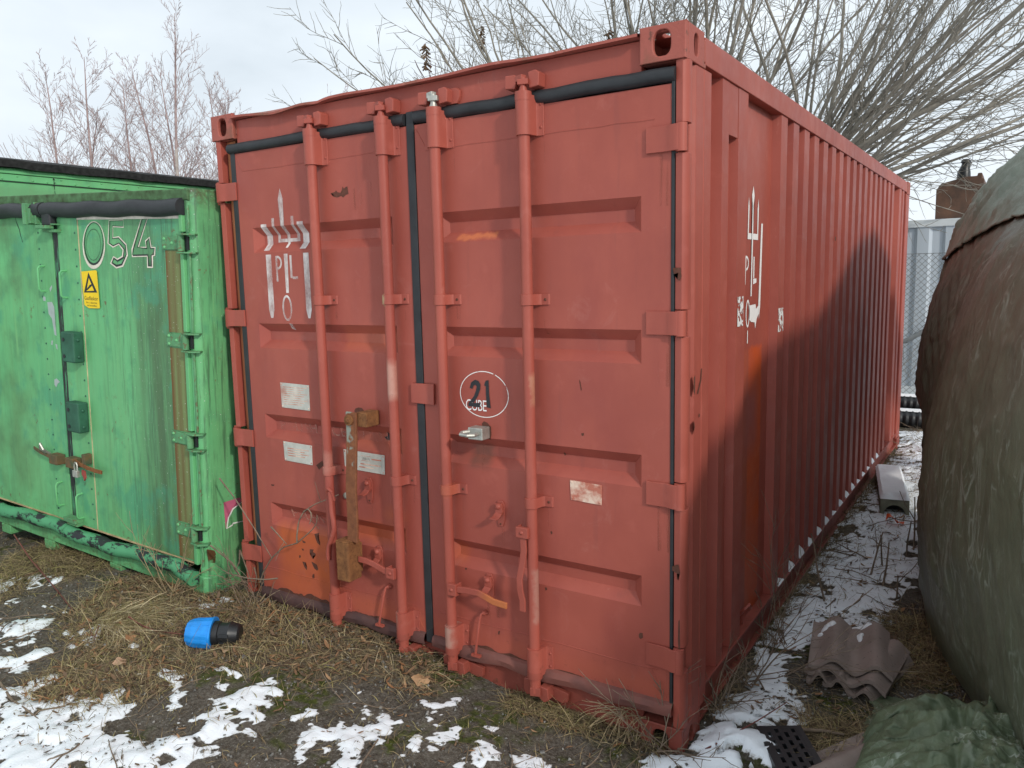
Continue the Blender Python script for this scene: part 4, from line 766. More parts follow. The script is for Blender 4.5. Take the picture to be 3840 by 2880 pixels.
# rust runs below the fittings
runs = []
for k, D in (('L', DL), ('R', DR)):
    for xr_, bz in ((.713, (1.685, .889)), (1.135, (1.687, .892))) if k == 'L' else ((1.413, (1.684, .888)), (1.831, (1.682, .889))):
        for zc in bz: dflat('rust_run', rect(xr_ + .046, xr_ + .068, zc - .022 - rng.uniform(.05, .12), zc - .021), M_streak, D, .0006)
        for za in (2.284, .172): dflat('rust_run', rect(xr_ + .034, xr_ + .062, za - (.10 if za > 1 else 0.0) - .001, za), M_streak, D, .0006) if za > 1 else None
    for z0, z1 in HZ:
        a = 2.34 if k == 'R' else W - 2.385; dflat('rust_run', rect(a, a + .045, z0 - rng.uniform(.10, .22), z0 - .001), M_streak, D, .0006)
for a, z, h, D in ((1.66, .745, .07, DR), (1.585, .42, .07, DR), (1.622, .41, .06, DR), (.93, .74, .05, DL), (.98, .42, .06, DL), (1.56, 1.115, .16, DR), (1.03, 2.19, .06, DL), (.925, 2.17, .09, DL), (.955, 2.17, .07, DL)): dflat('rust_run', rect(a - .012, a + .012, z - h, z), M_streak, D, .0006)
# handles, keepers
def hub(x0, x1, z0, z1, D, m=M_rod):
    b = MB(); b.box(x0, x1, -.084, -.066, z0, z1); b.box(x0, x0 + .006, -.066, -.040, z0, z1); b.box(x1 - .006, x1, -.066, -.040, z0, z1); b.dome(((x0 + x1) / 2, -.084, (z0 + z1) / 2), (0, -1, 0), .009, .005); b.build('handle_hub', m, D, .003)
M_handle = red_paint('worn_red_orange_handle', [(1.60, 1.8, .4, .5, (.50, .16, .05), .9, .03)])
MB().strap([(1.804, -.072, .77), (1.808, -.072, .70), (1.800, -.073, .64), (1.788, -.078, .58), (1.790, -.078, .53), (1.797, -.073, .49), (1.796, -.072, .442)], .028, .009, (1, 0, 0)).build('handle', M_rod, DR, .003); hub(1.777, 1.833, .750, .794, DR)
MB().strap([(1.45, -.072, .466), (1.52, -.072, .474), (1.58, -.072, .475), (1.625, -.074, .464), (1.66, -.078, .456), (1.725, -.078, .452)], .027, .010, (0, 0, 1)).build('handle', M_handle, DR, .003); hub(1.424, 1.470, .438, .490, DR)
MB().tube([(.742, -.070, .80), (.744, -.070, .70), (.757, -.074, .66), (.759, -.074, .62), (.745, -.074, .58), (.722, -.074, .54), (.712, -.074, .50), (.712, -.074, .463)], .0125, 10).build('handle', M_rod, DL, smooth=True)
m = MB(); m.tube([(.728, -.062, .755), (.728, -.075, .80), (.742, -.080, .812), (.756, -.075, .80), (.757, -.062, .755)], .007, 8); m.build('handle_clip', M_rdark, DL, smooth=True)
MB().strap([(1.115, -.072, .462), (1.06, -.072, .474), (1.0, -.072, .492), (.95, -.072, .500), (.905, -.072, .500)], .027, .010, (0, 0, 1)).build('handle', M_rod, DL, .003); hub(1.080, 1.126, .445, .495, DL)
def catch(x, z, D, h=.11, open_=False):
    pl = [(x - .020, z + h / 2 - .02), (x - .012, z + h / 2), (x + .012, z + h / 2), (x + .020, z + h / 2 - .02), (x + .020, z - h / 2 + .03), (x + .010, z - h / 2), (x - .010, z - h / 2), (x - .018, z - h / 2 + .03)]
    b = MB(); b.prism(pl, 1, -.006, -.0005); C_ = b.build('handle_catch', M_red, D, .002)
    b = MB(); b.prism([(x - .019, z + h * .40), (x + .014, z + h * .42), (x + .020, z + h * .12), (x + .012, z - h * .02), (x - .016, z)], 1, -.020, -.0065); b.strap([(x, -.018, z + .005), (x - .004, -.035, z - .01), (x - .004, -.058, z - .012)], .034, .006, (1, 0, 0)); b.dome((x - .001, -.020, z + h * .30), (0, -1, 0), .013, .010); b.build('catch_lever', M_red, C_, .002)
    MB().dome((x, -.006, z - h * .40), (0, -1, 0), .005, .003).build('catch_bolt', M_chip, C_, smooth=True)
catch(1.655, .808, DR); catch(1.590, .478, DR, .12); catch(.928, .812, DL, .12); catch(.972, .490, DL, .13)
for x0, z0, x1, z1, D in ((1.554, .357, 1.527, .168, DR), (1.018, .366, .978, .178, DL)):
    b = MB(); b.tube([(x0 + .022, -.006, z0 + .004), (x0 + .01, -.018, z0 + .008), (x0, -.022, z0), (x0 - .002, -.03, z0 - .02), (x1, -.034, z1 + .01)], .0055, 8); b.obox((x1 + .004, -.034, z1 + .004), (.022, .008, .005)); b.dome((x0 + .008, -.006, z0 + .004), (0, -1, 0), .013, .016); b.build('retaining_pin', M_red, D, smooth=True)
# hasp block on the right door
b = MB(); b.box(1.540, 1.612, -.058, -.002, 1.118, 1.168); b.build('hasp_block', M_galv, DR, .004)
b = MB(); b.tube([(1.545, -.056, 1.15), (1.53, -.085, 1.149), (1.540, -.105, 1.147), (1.575, -.108, 1.145), (1.592, -.09, 1.144), (1.592, -.056, 1.145)], .0085, 8); b.build('hasp_ring', M_galv, DR, smooth=True)
# little plug with wire on the left door
b = MB(); b.dome((.777, -.004, .766), (0, -1, 0), .017, .010); b.build('drain_plug', M_galvd, DL, smooth=True)
# rusty lock bar hanging on the left door
LB = MB(); LB.strap([(.930, -.096, 1.192), (.927, -.097, 1.08), (.920, -.100, .95), (.914, -.104, .84), (.910, -.100, .72), (.902, -.098, .59)], .062, .012, (1, 0, 0)); LBo = LB.build('lock_bar', M_lockbar, DL, .003)
b = MB(); b.tube([(.922, -.103, 1.156), (.922, -.112, 1.156)], .024, 16); b.dome((.922, -.112, 1.156), (0, -1, 0), .014, .010); b.build('bar_bolt', M_rust, LBo, smooth=True)
b = MB(); b.box(.952, 1.010, -.086, -.002, 1.125, 1.192); b.build('bar_bracket', M_rust, LBo, .004)
b = MB(); b.prism([(.823, -.132), (.893, -.132), (.899, -.126), (.899, -.05), (.823, -.05)], 2, .405, .588); b.box(.8225, .8995, -.1325, -.06, .588, .5945); b.box(.826, .896, -.052, -.035, .43, .57)
b.build('lock_cover', M_rust, LBo, .006)
# side emblem
SB = SY
def spaint(name, polys, m, off=.0014): return flat(name, polys, sdep, SB, (), m, RC, off, side=True)
S = [[(.884, 1.66), (.900, 1.66), (.908, 1.93), (.907, 2.06), (.920, 2.10), (.901, 2.142), (.882, 2.10), (.893, 2.06), (.890, 1.93)],
     [(.826, 1.936), (.840, 1.936), (.846, 2.05), (.836, 2.092), (.829, 2.05)], [(.972, 1.936), (.986, 1.936), (.990, 2.05), (.984, 2.092), (.972, 2.05)], rect(.826, .889, 1.910, 1.936), rect(.9085, .986, 1.910, 1.936),
     [(1.022, 1.55), (1.040, 1.61), (1.060, 1.986), (1.034, 1.985), (1.010, 1.62)], [(.796, 1.715), (.803, 1.712), (.812, 1.838), (.800, 1.838)], rect(.920, .936, 1.74, 1.835), [(.920, 1.712), (.972, 1.720), (.972, 1.738), (.920, 1.738)], rect(.842, .853, 1.452, 1.51),
     [(.866, 1.62), (.965, 1.622), (.975, 1.60), (1.01, 1.615), (1.02, 1.58), (.985, 1.552), (.966, 1.51), (.955, 1.54), (.90, 1.545), (.866, 1.56)]]
S += ringpoly(.845, 1.585, .030, .062, .011, 24) + (lambda r: r[0:6] + r[18:24])(ringpoly(.812, 1.806, .036, .032, .010, 24))
S = [[(a + .058, z) for a, z in pl] for pl in S]
spaint('painted_emblem', S, M_sprayS)
spaint('flaking_sticker', [rect(.622, .700, 1.545, 1.668)], M_flaky, .0016); spaint('flaking_sticker', [rect(1.268, 1.366, 1.478, 1.592)], M_flaky, .0016)
spaint('scrape', [[(1.925, 1.50), (1.935, 1.50), (1.938, 1.60), (1.925, 1.62), (1.918, 1.60), (1.921, 1.56)]], M_ghost, .0016)
# ------------------------------------------------------------------ green storage container (own leaning frame)
GC = thing('storage_container', 'low green steel storage container leaning beside the red one, numbered 054', 'storage container', (-.14145, -.14036, .130))
_cy, _sy, _cr, _sr = math.cos(.02781), math.sin(.02781), math.cos(.05116), math.sin(.05116)
ex = Vector((_cy * _cr, _sy * _cr, -_sr)); ey = Vector((-_sy, _cy, 0)); ez = Vector((_cy * _sr, _sy * _sr, _cr))
GC.matrix_world = Matrix(((ex.x, ey.x, ez.x, -.14145), (ex.y, ey.y, ez.y, -.14036), (ex.z, ey.z, ez.z, .130), (0, 0, 0, 1)))
GW, GHt = 2.40, 2.112
def gflat(name, poly, m, parent, off=.002, y0=0.): return flat(name, poly, lambda a, z: y0, (), (), m, parent, off)
# side with rounded front edge, top frame, doors
rc = [(-.052, .0)] + [(-.045 + .045 * math.sin(a), .045 - .045 * math.cos(a)) for a in np.linspace(0, math.pi / 2, 8)] + [(0, 2.9), (-.05, 2.9), (-.052, .05)]
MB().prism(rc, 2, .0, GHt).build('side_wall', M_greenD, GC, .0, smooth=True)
MB().prism([(-.085, -.004), (-.02, -.012), (.012, .010), (.014, .09), (-.085, .09)], 2, -.055, .10).build('corner_foot', M_greenD, GC, .008)
MB().prism([(-GW - a, b) for a, b in rc][::-1], 2, .0, GHt).build('side_wall', M_green, GC, smooth=True)
MB().prism([(-.005, 2.078), (.06, 2.112), (2.9, 2.112), (2.9, 2.06), (.0, 2.05)], 0, -GW, -.02).build('roof', M_dirtgreen, GC, .006)
MB().box(-GW, -.02, -.006, .05, 2.054, 2.109).build('top_beam', M_dirtgreen, GC, .008)
MB().box(-GW, -.07, .0, .06, -.012, .066).build('sill_beam', M_greenD, GC, .006)
for x in (-2.05, -1.53, -.83): MB().box(x - .06, x + .05, .0, .10, -.075, -.0125).build('foot_block', M_greenD, GC, .006)
MB().box(-GW, -.02, 2.85, 2.9, .0, 2.05).build('end_wall', M_green, GC)
MB().box(-GW, -.02, .1, 2.9, -.01, .03).build('container_floor', M_green, GC)
GDs = []
for k, (x0, x1) in enumerate(((-2.37, -1.255), (-1.208, -.088))):
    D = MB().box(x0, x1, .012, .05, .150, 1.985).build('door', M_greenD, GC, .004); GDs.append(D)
GL, GR = GDs
MB().box(-1.254, -1.209, .006, .045, .20, 1.985).build('centre_seam', M_seamg, GR, .004)
def vstrip(x0, x1, D, y0=.0065): return MB().box(x0, x1, y0, .0118, .160, 1.975).build('edge_strip', M_greenD, D, .0015)
vstrip(-1.205, -1.008, GR); vstrip(-1.425, -1.262, GL); vstrip(-.245, -.10, GR, .009)
MB().box(-1.0065, -1.0005, .009, .0118, .16, 1.97).build('sealant_line', simple('cream_sealant', (.50, .42, .25), .8, .3), GR)
rv = MB()
for i in range(19):
    z = .22 + i * .093
    for x in (-1.030,): rv.dome((x, .0065, z), (0, -1, 0), .0062, .005, 6)
rv.build('rivet', M_greenK, GR)['kind'] = 'stuff'; rv = MB()
for i in range(19):
    z = .22 + i * .093
    for x in (-1.405,): rv.dome((x, .0065, z), (0, -1, 0), .0062, .005, 6)
rv.build('rivet', M_greenK, GL)['kind'] = 'stuff'
# top rubber tubes
for a, b, m_, D in ((-2.39, -1.300, M_gasket, GL), (-1.292, -.058, M_gasket, GR)):
    gasket('top_seal', [(a + (b - a) * i / 16, -.004 + .004 * math.sin(i), 2.020 + .004 * math.sin(i * 1.3)) for i in range(17)], .043, m_, D, n=14)
MB().box(-1.292, -1.205, -.035, .01, 1.93, 2.05).build('seal_corner', M_gasket, GR, .012)
MB().box(-1.00, -.105, .004, .0118, 1.966, 1.982).build('sealant_line', simple('white_sealant', (.66, .60, .52), .8, .3), GR)
# guide brackets
b = MB(); b.box(-1.435, -1.402, -.062, .008, 1.938, 2.058); b.box(-1.402, -1.375, -.05, .008, 1.945, 2.03); b.box(-1.37, -1.352, -.03, .008, 1.94, 2.065); b.build('guide_bracket', M_greenF, GL, .003)
b = MB(); b.box(-1.315, -1.165, -.030, .008, 1.936, 1.944); b.box(-1.305, -1.20, -.062, -.012, 1.915, 1.934); b.box(-1.300, -1.165, -.028, .008, 1.895, 1.912); b.build('guide_bracket', M_greenF, GR, .003)
b = MB(); b.box(-1.27, -1.14, -.045, .008, .178, .205); b.box(-1.25, -1.14, -.035, .008, .158, .1775); b.build('guide_bracket', M_greenF, GR, .003)
# hinges and hinge post
for z0, z1 in ((1.812, 1.878), (1.318, 1.384), (.805, .866), (.298, .362)):
    m = MB(); m.box(-.245, -.090, -.001, .0085, z0, z1); Hh = m.build('hinge', M_greenF, GR, .002)
    rb = MB()
    for px_, pz in ((-.225, z0 + .012), (-.225, z1 - .012), (-.165, (z0 + z1) / 2)): rb.dome((px_, -.001, pz), (0, -1, 0), .009, .007, 8)
    rb.build('rivet', M_green, Hh, smooth=True)['kind'] = 'stuff'
    MB().tube([(-.068, -.018, z0 - .006), (-.068, -.018, z1 + .004)], .017, 12).build('hinge_pin', M_greenF, Hh, smooth=True)
    for zz_ in (z1 + .010, z0 - .014): MB().prism([(-.086, .03), (-.084, -.035), (-.02, -.040), (.022, -.005), (.0, .03)], 2, zz_ - .004, zz_ + .004).build('hinge_lug', M_greenF, Hh, .0015)
    MB().box(-.050, -.030, -.0065, .012, z0, z1).build('hinge_gap', M_black, Hh)
for z0, z1 in ((1.900, 2.03), (1.400, 1.792), (.886, 1.298), (.382, .785), (.16, .278)):
    MB().prism([(-.092, -.010), (-.062, -.014), (-.058, .012), (-.092, .012)], 2, z0, z1).build('hinge_strip', M_green, GR, .003)
    b = MB(); N = 10; pts = [(-.022 + .006 * (rng.random() - .5), -.0055, z0 + (z1 - z0) * i / N) for i in range(N + 1)]; b.tube(pts, .006, 6); b.build('weld_seam', M_greenF, GC, smooth=True)
for z0, z1 in ((1.39, 1.808), (.872, 1.31), (.37, .80)): gflat('rust_stain', rect(-.232, -.094, z0, z1), M_rstain, GR, .0, .0068)
gflat('rust_stain', rect(-.235, -.094, .17, .29), M_rstain, GR, .0, .0068)
# handles, blocks, latches
for x0, z1, x1, z0, D in ((-1.382, 1.702, -1.353, 1.555, GL), (-1.162, 1.681, -1.122, 1.527, GR), (-1.358, .398, -1.336, .251, GL), (-1.145, .36, -1.128, .209, GR)):
    xm = (x0 + x1) / 2; MB().tube([(xm, .008, z1), (xm, -.022, z1 - .002), (xm, -.032, z1 - .014), (xm, -.032, z0 + .014), (xm, -.022, z0 + .002), (xm, .008, z0)], .0062, 8).build('handle', M_green, D, smooth=True)
for z0, z1 in ((1.162, 1.338), (.752, .930)):
    Bk = MB().box(-1.135, -1.010, -.058, .006, z0, z1).build('buffer_block', M_greenK, GR, .010)
    for zz_ in (z0 + .035, z1 - .045): MB().tube([(-1.105, -.0585, zz_), (-1.105, -.062, zz_)], .011, 12).build('bolt_hole', M_black, Bk)
    rb = MB(); rb.dome((-1.008, -.03, z0 + .035), (1, 0, 0), .010, .008, 6); rb.dome((-1.008, -.03, z1 - .045), (1, 0, 0), .010, .008, 6); rb.build('bolt', M_greenK, Bk)
M_latch = simple('rusty_green_latch', (.12, .16, .09), .7, .5, 22, .4, 60, .3, c2=(.17, .09, .04))
b = MB(); b.strap([(-1.60, -.012, .578), (-1.55, -.022, .574), (-1.50, -.026, .566), (-1.42, -.024, .555), (-1.37, -.02, .548)], .020, .008, (0, 0, 1)); b.build('latch_bar', M_latch, GL, .002)
b = MB(); b.box(-1.372, -1.285, -.050, .006, .520, .580); b.build('latch_housing', M_latch, GL, .005); b = MB(); b.tube([(-1.455, -.01, .56), (-1.455, -.05, .60), (-1.44, -.055, .635), (-1.425, -.05, .60), (-1.43, -.01, .565)], .008, 6); b.build('latch_staple', M_galv, GL, smooth=True)
b = MB(); b.box(-1.195, -1.115, -.050, .006, .525, .585); b.build('latch_housing', M_latch, GR, .005)
b = MB(); b.strap([(-1.115, -.03, .568), (-1.05, -.04, .562), (-.98, -.040, .552), (-.92, -.032, .543), (-.872, -.02, .538)], .022, .009, (0, 0, 1)); b.build('latch_bar', M_rust, GR, .002)
b = MB(); b.box(-1.040, -1.005, -.04, .006, .565, .625); b.build('latch_staple', M_latch, GR, .004)
b = MB(); b.prism([(-1.03, .535), (-1.00, .53), (-.995, .49), (-1.012, .47), (-1.02, .495), (-1.035, .505)], 1, -.048, -.040); b.build('latch_tab', simple('red_tab', (.28, .05, .04), .6), GR, .001)
PL = thing('padlock', 'small steel padlock hanging from the latch of the green right door', 'padlock', GC.matrix_world @ Vector((-1.075, -.055, .515))); PL.rotation_euler = GC.matrix_world.to_euler()
MB().box(-.024, .024, -.011, .011, -.030, .012).build('padlock_body', M_galv, PL, .004); MB().tube([(-.014, 0, .010), (-.014, 0, .045), (-.006, 0, .058), (.006, 0, .058), (.014, 0, .045), (.014, 0, .010)], .0045, 8).build('shackle', M_galv, PL, smooth=True)
# bottom rubber tubes with peeling paint
for a, b_, m_, D in ((-2.39, -1.245, M_peel, GL), (-1.240, -.062, M_peel, GR)):
    n_ = 22; gasket('bottom_seal', [(a + (b_ - a) * i / n_, -.026 - .010 * math.sin(i * .9), .112 - .012 * math.sin(i / n_ * 6.3) - (.02 if i > n_ - 3 and D is GR else 0)) for i in range(n_ + 1)], .041, m_, D, n=14)
MB().box(-2.36, -.095, .004, .0118, .152, .1585).build('sealant_line', simple('tan_sealant', (.42, .30, .17), .8, .3), GR)
# numerals, sign, patches
def ribbon(pts, w, closed=True, wf=None):
    n = len(pts); out = []; P = [Vector((a, b)) for a, b in pts]; L_, R_ = [], []
    for i in range(n):
        t = (P[(i + 1) % n] - P[i - 1]); t = t.normalized() if t.length > 0 else Vector((1, 0)); nn = Vector((-t.y, t.x)); ww = w * (wf(i) if wf else 1); L_.append(P[i] + nn * ww / 2); R_.append(P[i] - nn * ww / 2)
    for i in range(n if closed else n - 1): j = (i + 1) % n; out.append([tuple(L_[i]), tuple(L_[j]), tuple(R_[j]), tuple(R_[i])])
    return out
def wlow(pts): 
    zs = [z for _, z in pts]; lo, hi = min(zs), max(zs); return lambda i: 1.9 - 1.5 * ((zs[i] - lo) / (hi - lo)) ** .6
N_ = gflat('numeral_outline', ribbon(D0W, .011, wf=wlow(D0W)) + ribbon(D5W, .009, wf=wlow(D5W)) + ribbon(D4W, .009, wf=wlow(D4W)), simple('cream_outline', (.66, .60, .50), .6, .15, 30), GR, .0, .0102)
gflat('numeral_black_line', ribbon(D0B, .006, wf=wlow(D0B)) + ribbon(D5B, .006, wf=wlow(D5B)) + ribbon(D4B, .006, wf=wlow(D4B)) + ribbon(D0I, .0022), M_black, GR, .0, .0095)  # black inner outline painted along each numeral
SG = gflat('warning_sign', [(a, z) for a, z in SIGN], M_yellow, GR, .0, .0055)
def ingon(o, i): n = len(o); return [[tuple(o[k]), tuple(o[(k + 1) % n]), tuple(i[(k + 1) % n]), tuple(i[k])] for k in range(n)]
cT = [sum(p[k] for p in TRI_I) / 3 for k in (0, 1)]; TRI_I = [[cT[k] + (p[k] - cT[k]) * .86 for k in (0, 1)] for p in TRI_I]; t0 = [TRI_O[0], TRI_O[1], TRI_O[4]]; gflat('warning_triangle', ingon(t0, [TRI_I[0], TRI_I[1], TRI_I[2]]), M_black, SG, .0, .0050)
gflat('bottle_symbol', [tuple(p) for p in BOTTLE], M_black, SG, .0, .0050)
for i, (s_, h) in enumerate((('Gasflaskor', .022), ('förs i säkerhet', .011), ('vid brandfara', .011))):
    a, b_ = SIGNTXT[2 * i], SIGNTXT[2 * i + 1]; gflat('sign_lettering', text2d(s_, a[0], a[1] - .003, b_[0] - a[0], h), M_black, SG, .0, .0050)
for pl in PEEL: gflat('peeled_patch', [tuple(p) for p in pl], M_bare, GL, .0, .0058)
gflat('paint_crack', ribbon([tuple(p) for p in CRACK], .007, False), M_black, GL, .0, .0112)
pk = flat('pink_sticker', [tuple(p) for p in PINK], lambda a, z: 0., (), (), M_pink, GC, .002, side=True); flat('sticker_edge', ribbon([tuple(p) for p in PINKW], .009, False), lambda a, z: 0., (), (), M_white, pk, .0032, side=True)
flat('rust_patch', [tuple(p) for p in RUSTF], lambda a, z: 0.0142 if z < .1 else .0, (), (), M_rustgreen, GC, .002, side=True)
# ------------------------------------------------------------------ green wagon body behind it
HT = thing('wagon_body', 'green riveted steel wagon body with black felt roof edge behind the numbered container', 'wagon', (-4.3, 3, 0))
def hb(x0, x1, y0, y1, z0, z1, name, m, bev=.006): return MB().box(x0, x1, y0 - 3, y1 - 3, z0, z1).build(name, m, HT, bev)
hb(-2.6, 0, -2.5, 5.5, .75, 2.852, 'side_wall', M_greenH); hb(0, .022, -2.5, 5.5, 2.800, 2.838, 'upper_band', M_greenH); hb(0, .016, -2.5, 5.5, 2.735, 2.795, 'rivet_band', M_greenH)
hb(.0, .008, -2.5, 5.5, 2.7955, 2.7995, 'band_joint', M_black, 0); hb(.0, .010, -2.5, 5.5, 2.729, 2.7345, 'band_joint', M_black, 0)
rv = MB()
for i in range(62): rv.dome((.016, -2.4 - 3 + i * .13, 2.752 + (.03 if i % 3 == 0 else 0)), (1, 0, 0), .011, .008, 6)
rv.build('rivet_row', M_greenH, HT, smooth=True)['kind'] = 'stuff'
b = MB(); N = 60; V = []; fs = []
for i in range(N + 1):
    y = -5.6 + 8.2 * i / N; r_ = .012 * (rng.random() - .5); r2 = .018 * (rng.random() - .5)
    V += [(.07 + r_, y, 2.846 + r2), (.08 + r_, y, 2.912 + r2 * .6), (-.4, y, 3.00), (-2.7, y, 3.0), (-2.7, y, 2.86), (.02, y, 2.856)]
for i in range(N):
    for j in range(6): fs.append((6 * i + j, 6 * i + (j + 1) % 6, 6 * i + 6 + (j + 1) % 6, 6 * i + 6 + j))
b.add(V, fs).build('felt_roof', M_felt, HT)
flat('arrow_mark', [[(-1.58, 2.775), (-1.568, 2.80), (-1.556, 2.775)], rect(-1.571, -1.565, 2.69, 2.775), [(-1.575, 2.74), (-1.553, 2.75), (-1.56, 2.757)], [(-1.585, 2.725), (-1.56, 2.72), (-1.575, 2.735)], rect(-1.572, -1.566, 2.64, 2.675)], lambda a, z: .0165, (), (), M_black, HT, .002, side=True)
for y in (-1.5, 4.4):
    for i in (0, 1): hb(-.9 if i == 0 else -2.5, -.1 if i == 0 else -1.7, y - .3, y + .3, 0, .75, 'support_leg', M_felt)

# ------------------------------------------------------------------ background on the right: pale steel box, mesh fence, pipes, tank
GB = thing('steel_box_container', 'pale grey ribbed steel container seen through the mesh fence', 'storage container', (3.3, 9.6, 0))
b = MB(); pl = []; x = -4.2
while x < 2.4: pl += [(x, 0), (x + .14, 0), (x + .18, .035), (x + .30, .035)]; x += .34
n = len(pl); b.add([(a, c, z) for z in (.13, 2.32) for a, c in pl], [(i, i + 1, n + i + 1, n + i) for i in range(n - 1)]); b.build('ribbed_wall', M_grey, GB, recalc=False)
MB().box(-4.2, 2.5, -.02, 2.4, 2.32, 2.42).build('roof_edge', M_wroof, GB, .01); MB().box(-4.2, 2.5, -.02, .06, .02, .13).build('base_rail', M_wroof, GB, .01); MB().box(-4.2, 2.5, .06, 2.4, .08, 2.3).build('box_body', M_grey, GB)
FN = thing('mesh_fence', 'chain link fence in front of the pale grey container', 'fence', (3.2, 8.6, 0))
b = MB(); fx0, fx1, fz0, fz1, ps = -1.9, 1.4, .12, 1.95, .075
def zig(sgn, off):
    pass
V = []; E_ = []
n_ = int((fx1 - fx0) / ps)
for k in range(-int((fz1 - fz0) / ps), n_):
    for sg in (1, -1):
        xa = fx0 + k * ps if sg > 0 else fx0 + k * ps + (fz1 - fz0); p0 = (xa, fz0); p1 = (xa + sg * (fz1 - fz0), fz1)
        (xa, za), (xb, zb) = p0, p1
        def clip(xc, za=za, zb=zb, xa=xa, xb=xb): return za + (zb - za) * (xc - xa) / (xb - xa)
        if xa < fx0: za = clip(fx0); xa = fx0
        if xb < fx0: zb = clip(fx0); xb = fx0
        if xa > fx1: za = clip(fx1); xa = fx1
        if xb > fx1: zb = clip(fx1); xb = fx1
        if abs(xb - xa) > .02: b.tube([(xa, .004 * sg, za), (xb, .004 * sg, zb)], .0032, 4, False)
b.build('fence_mesh', M_wire, FN, recalc=False)['kind'] = 'stuff'
for x in (-1.9, 1.4): MB().tube([(x, .03, -.05), (x, .03, 2.0)], .024, 10).build('fence_post', M_wire, FN, smooth=True)
MB().tube([(fx0, 0, 1.95), (fx1, 0, 1.95)], .004, 5).build('fence_wire', M_wire, FN)
def ribpipe(lab, c0, c1, r):
    o = thing('drainage_pipe', lab, 'pipe', c0, 'black corrugated drainage pipes lying behind the red container'); d = Vector(c1) - Vector(c0); n_ = int(d.length / .016); rr = [r if (i // 2) % 2 else r - .014 for i in range(n_ + 1)]
    MB().tube([d * (i / n_) for i in range(n_ + 1)], rr, 18).build('pipe_wall', M_blackpl, o, smooth=True, angle=60)
    m = MB(); nn_ = 40; V = []; fs = []
    for i in range(nn_ + 1):
        p = d * (i / nn_); w = .02 + .055 * float(fbm(i * .4, r * 50, 2, 1)); 
        for a in (-w, -w * .5, w * .5, w): V.append((p.x, p.y + a, p.z + math.sqrt(max(0, r * r - a * a)) + (.012 if abs(a) < w * .8 else -.004)))
    for i in range(nn_):
        for j in range(3): fs.append((4 * i + j, 4 * i + j + 1, 4 * i + 5 + j, 4 * i + 4 + j))
    m.add(V, fs).build('snow_cap', M_snow, o, smooth=True)
ribpipe('near corrugated black pipe lying lowest on the snow beyond the red container', (1.0, 7.05, .085), (3.6, 7.15, .085), .115)
ribpipe('far corrugated black pipe lying just behind the lower one', (1.0, 7.42, .20), (3.5, 7.50, .20), .115)
hs = MB(); hs.tube([(1.8, 8.48, .75), (2.2, 8.46, .86), (2.45, 8.45, 1.02), (2.65, 8.45, 1.22), (2.9, 8.45, 1.5), (3.2, 8.46, 1.7)], .032, 10); tag(hs.build('cable_hose', simple('grey_hose', (.22, .24, .25), .5), smooth=True), 'grey hose hung along the mesh fence', 'hose')
TK = thing('steel_tank', 'rusty brown steel tank standing on the pale grey container', 'tank', (2.67, 11.2, 2.42))
b = MB(); V = []; prof = [(-.42, .0), (-.42, .50), (-.36, .585), (-.05, .66), (.10, .66), (.105, .70), (.16, .70), (.165, .62), (.19, .62), (.19, 0)]
b.prism(prof, 1, -.3, .3); b.build('tank_body', M_tank, TK, .012)
b = MB(); b.tube([(-.09, 0, .64), (-.09, 0, .76), (-.075, 0, .83), (-.065, 0, .90)], [.095, .088, .06, .055], 12); b.dome((-.07, 0, .89), (.05, 0, 1), .075, .06, 12); b.build('vent_pipe', M_blackpl, TK, smooth=True)
MB().box(-.42, .19, -.31, .31, .0, .03).build('tank_rim', M_rust, TK, .004)
for k_, (za, zb) in enumerate(((4.75, 5.05), (4.45, 4.6), (4.15, 4.22), (3.85, 3.85))):
    m = MB(); m.tube([(-2 + 12 * i / 10, 15, za + (zb - za) * i / 10 - .12 * math.sin(math.pi * i / 10)) for i in range(11)], .008, 5); tag(m.build('overhead_wire', M_wire), ('highest of the thin overhead wires crossing the sky beyond the shrub', 'second overhead wire from the top beyond the bare shrub', 'second lowest overhead wire beyond the bare shrub', 'lowest overhead wire, just over the brown tank')[k_], 'wire', 'overhead wires beyond the shrub')

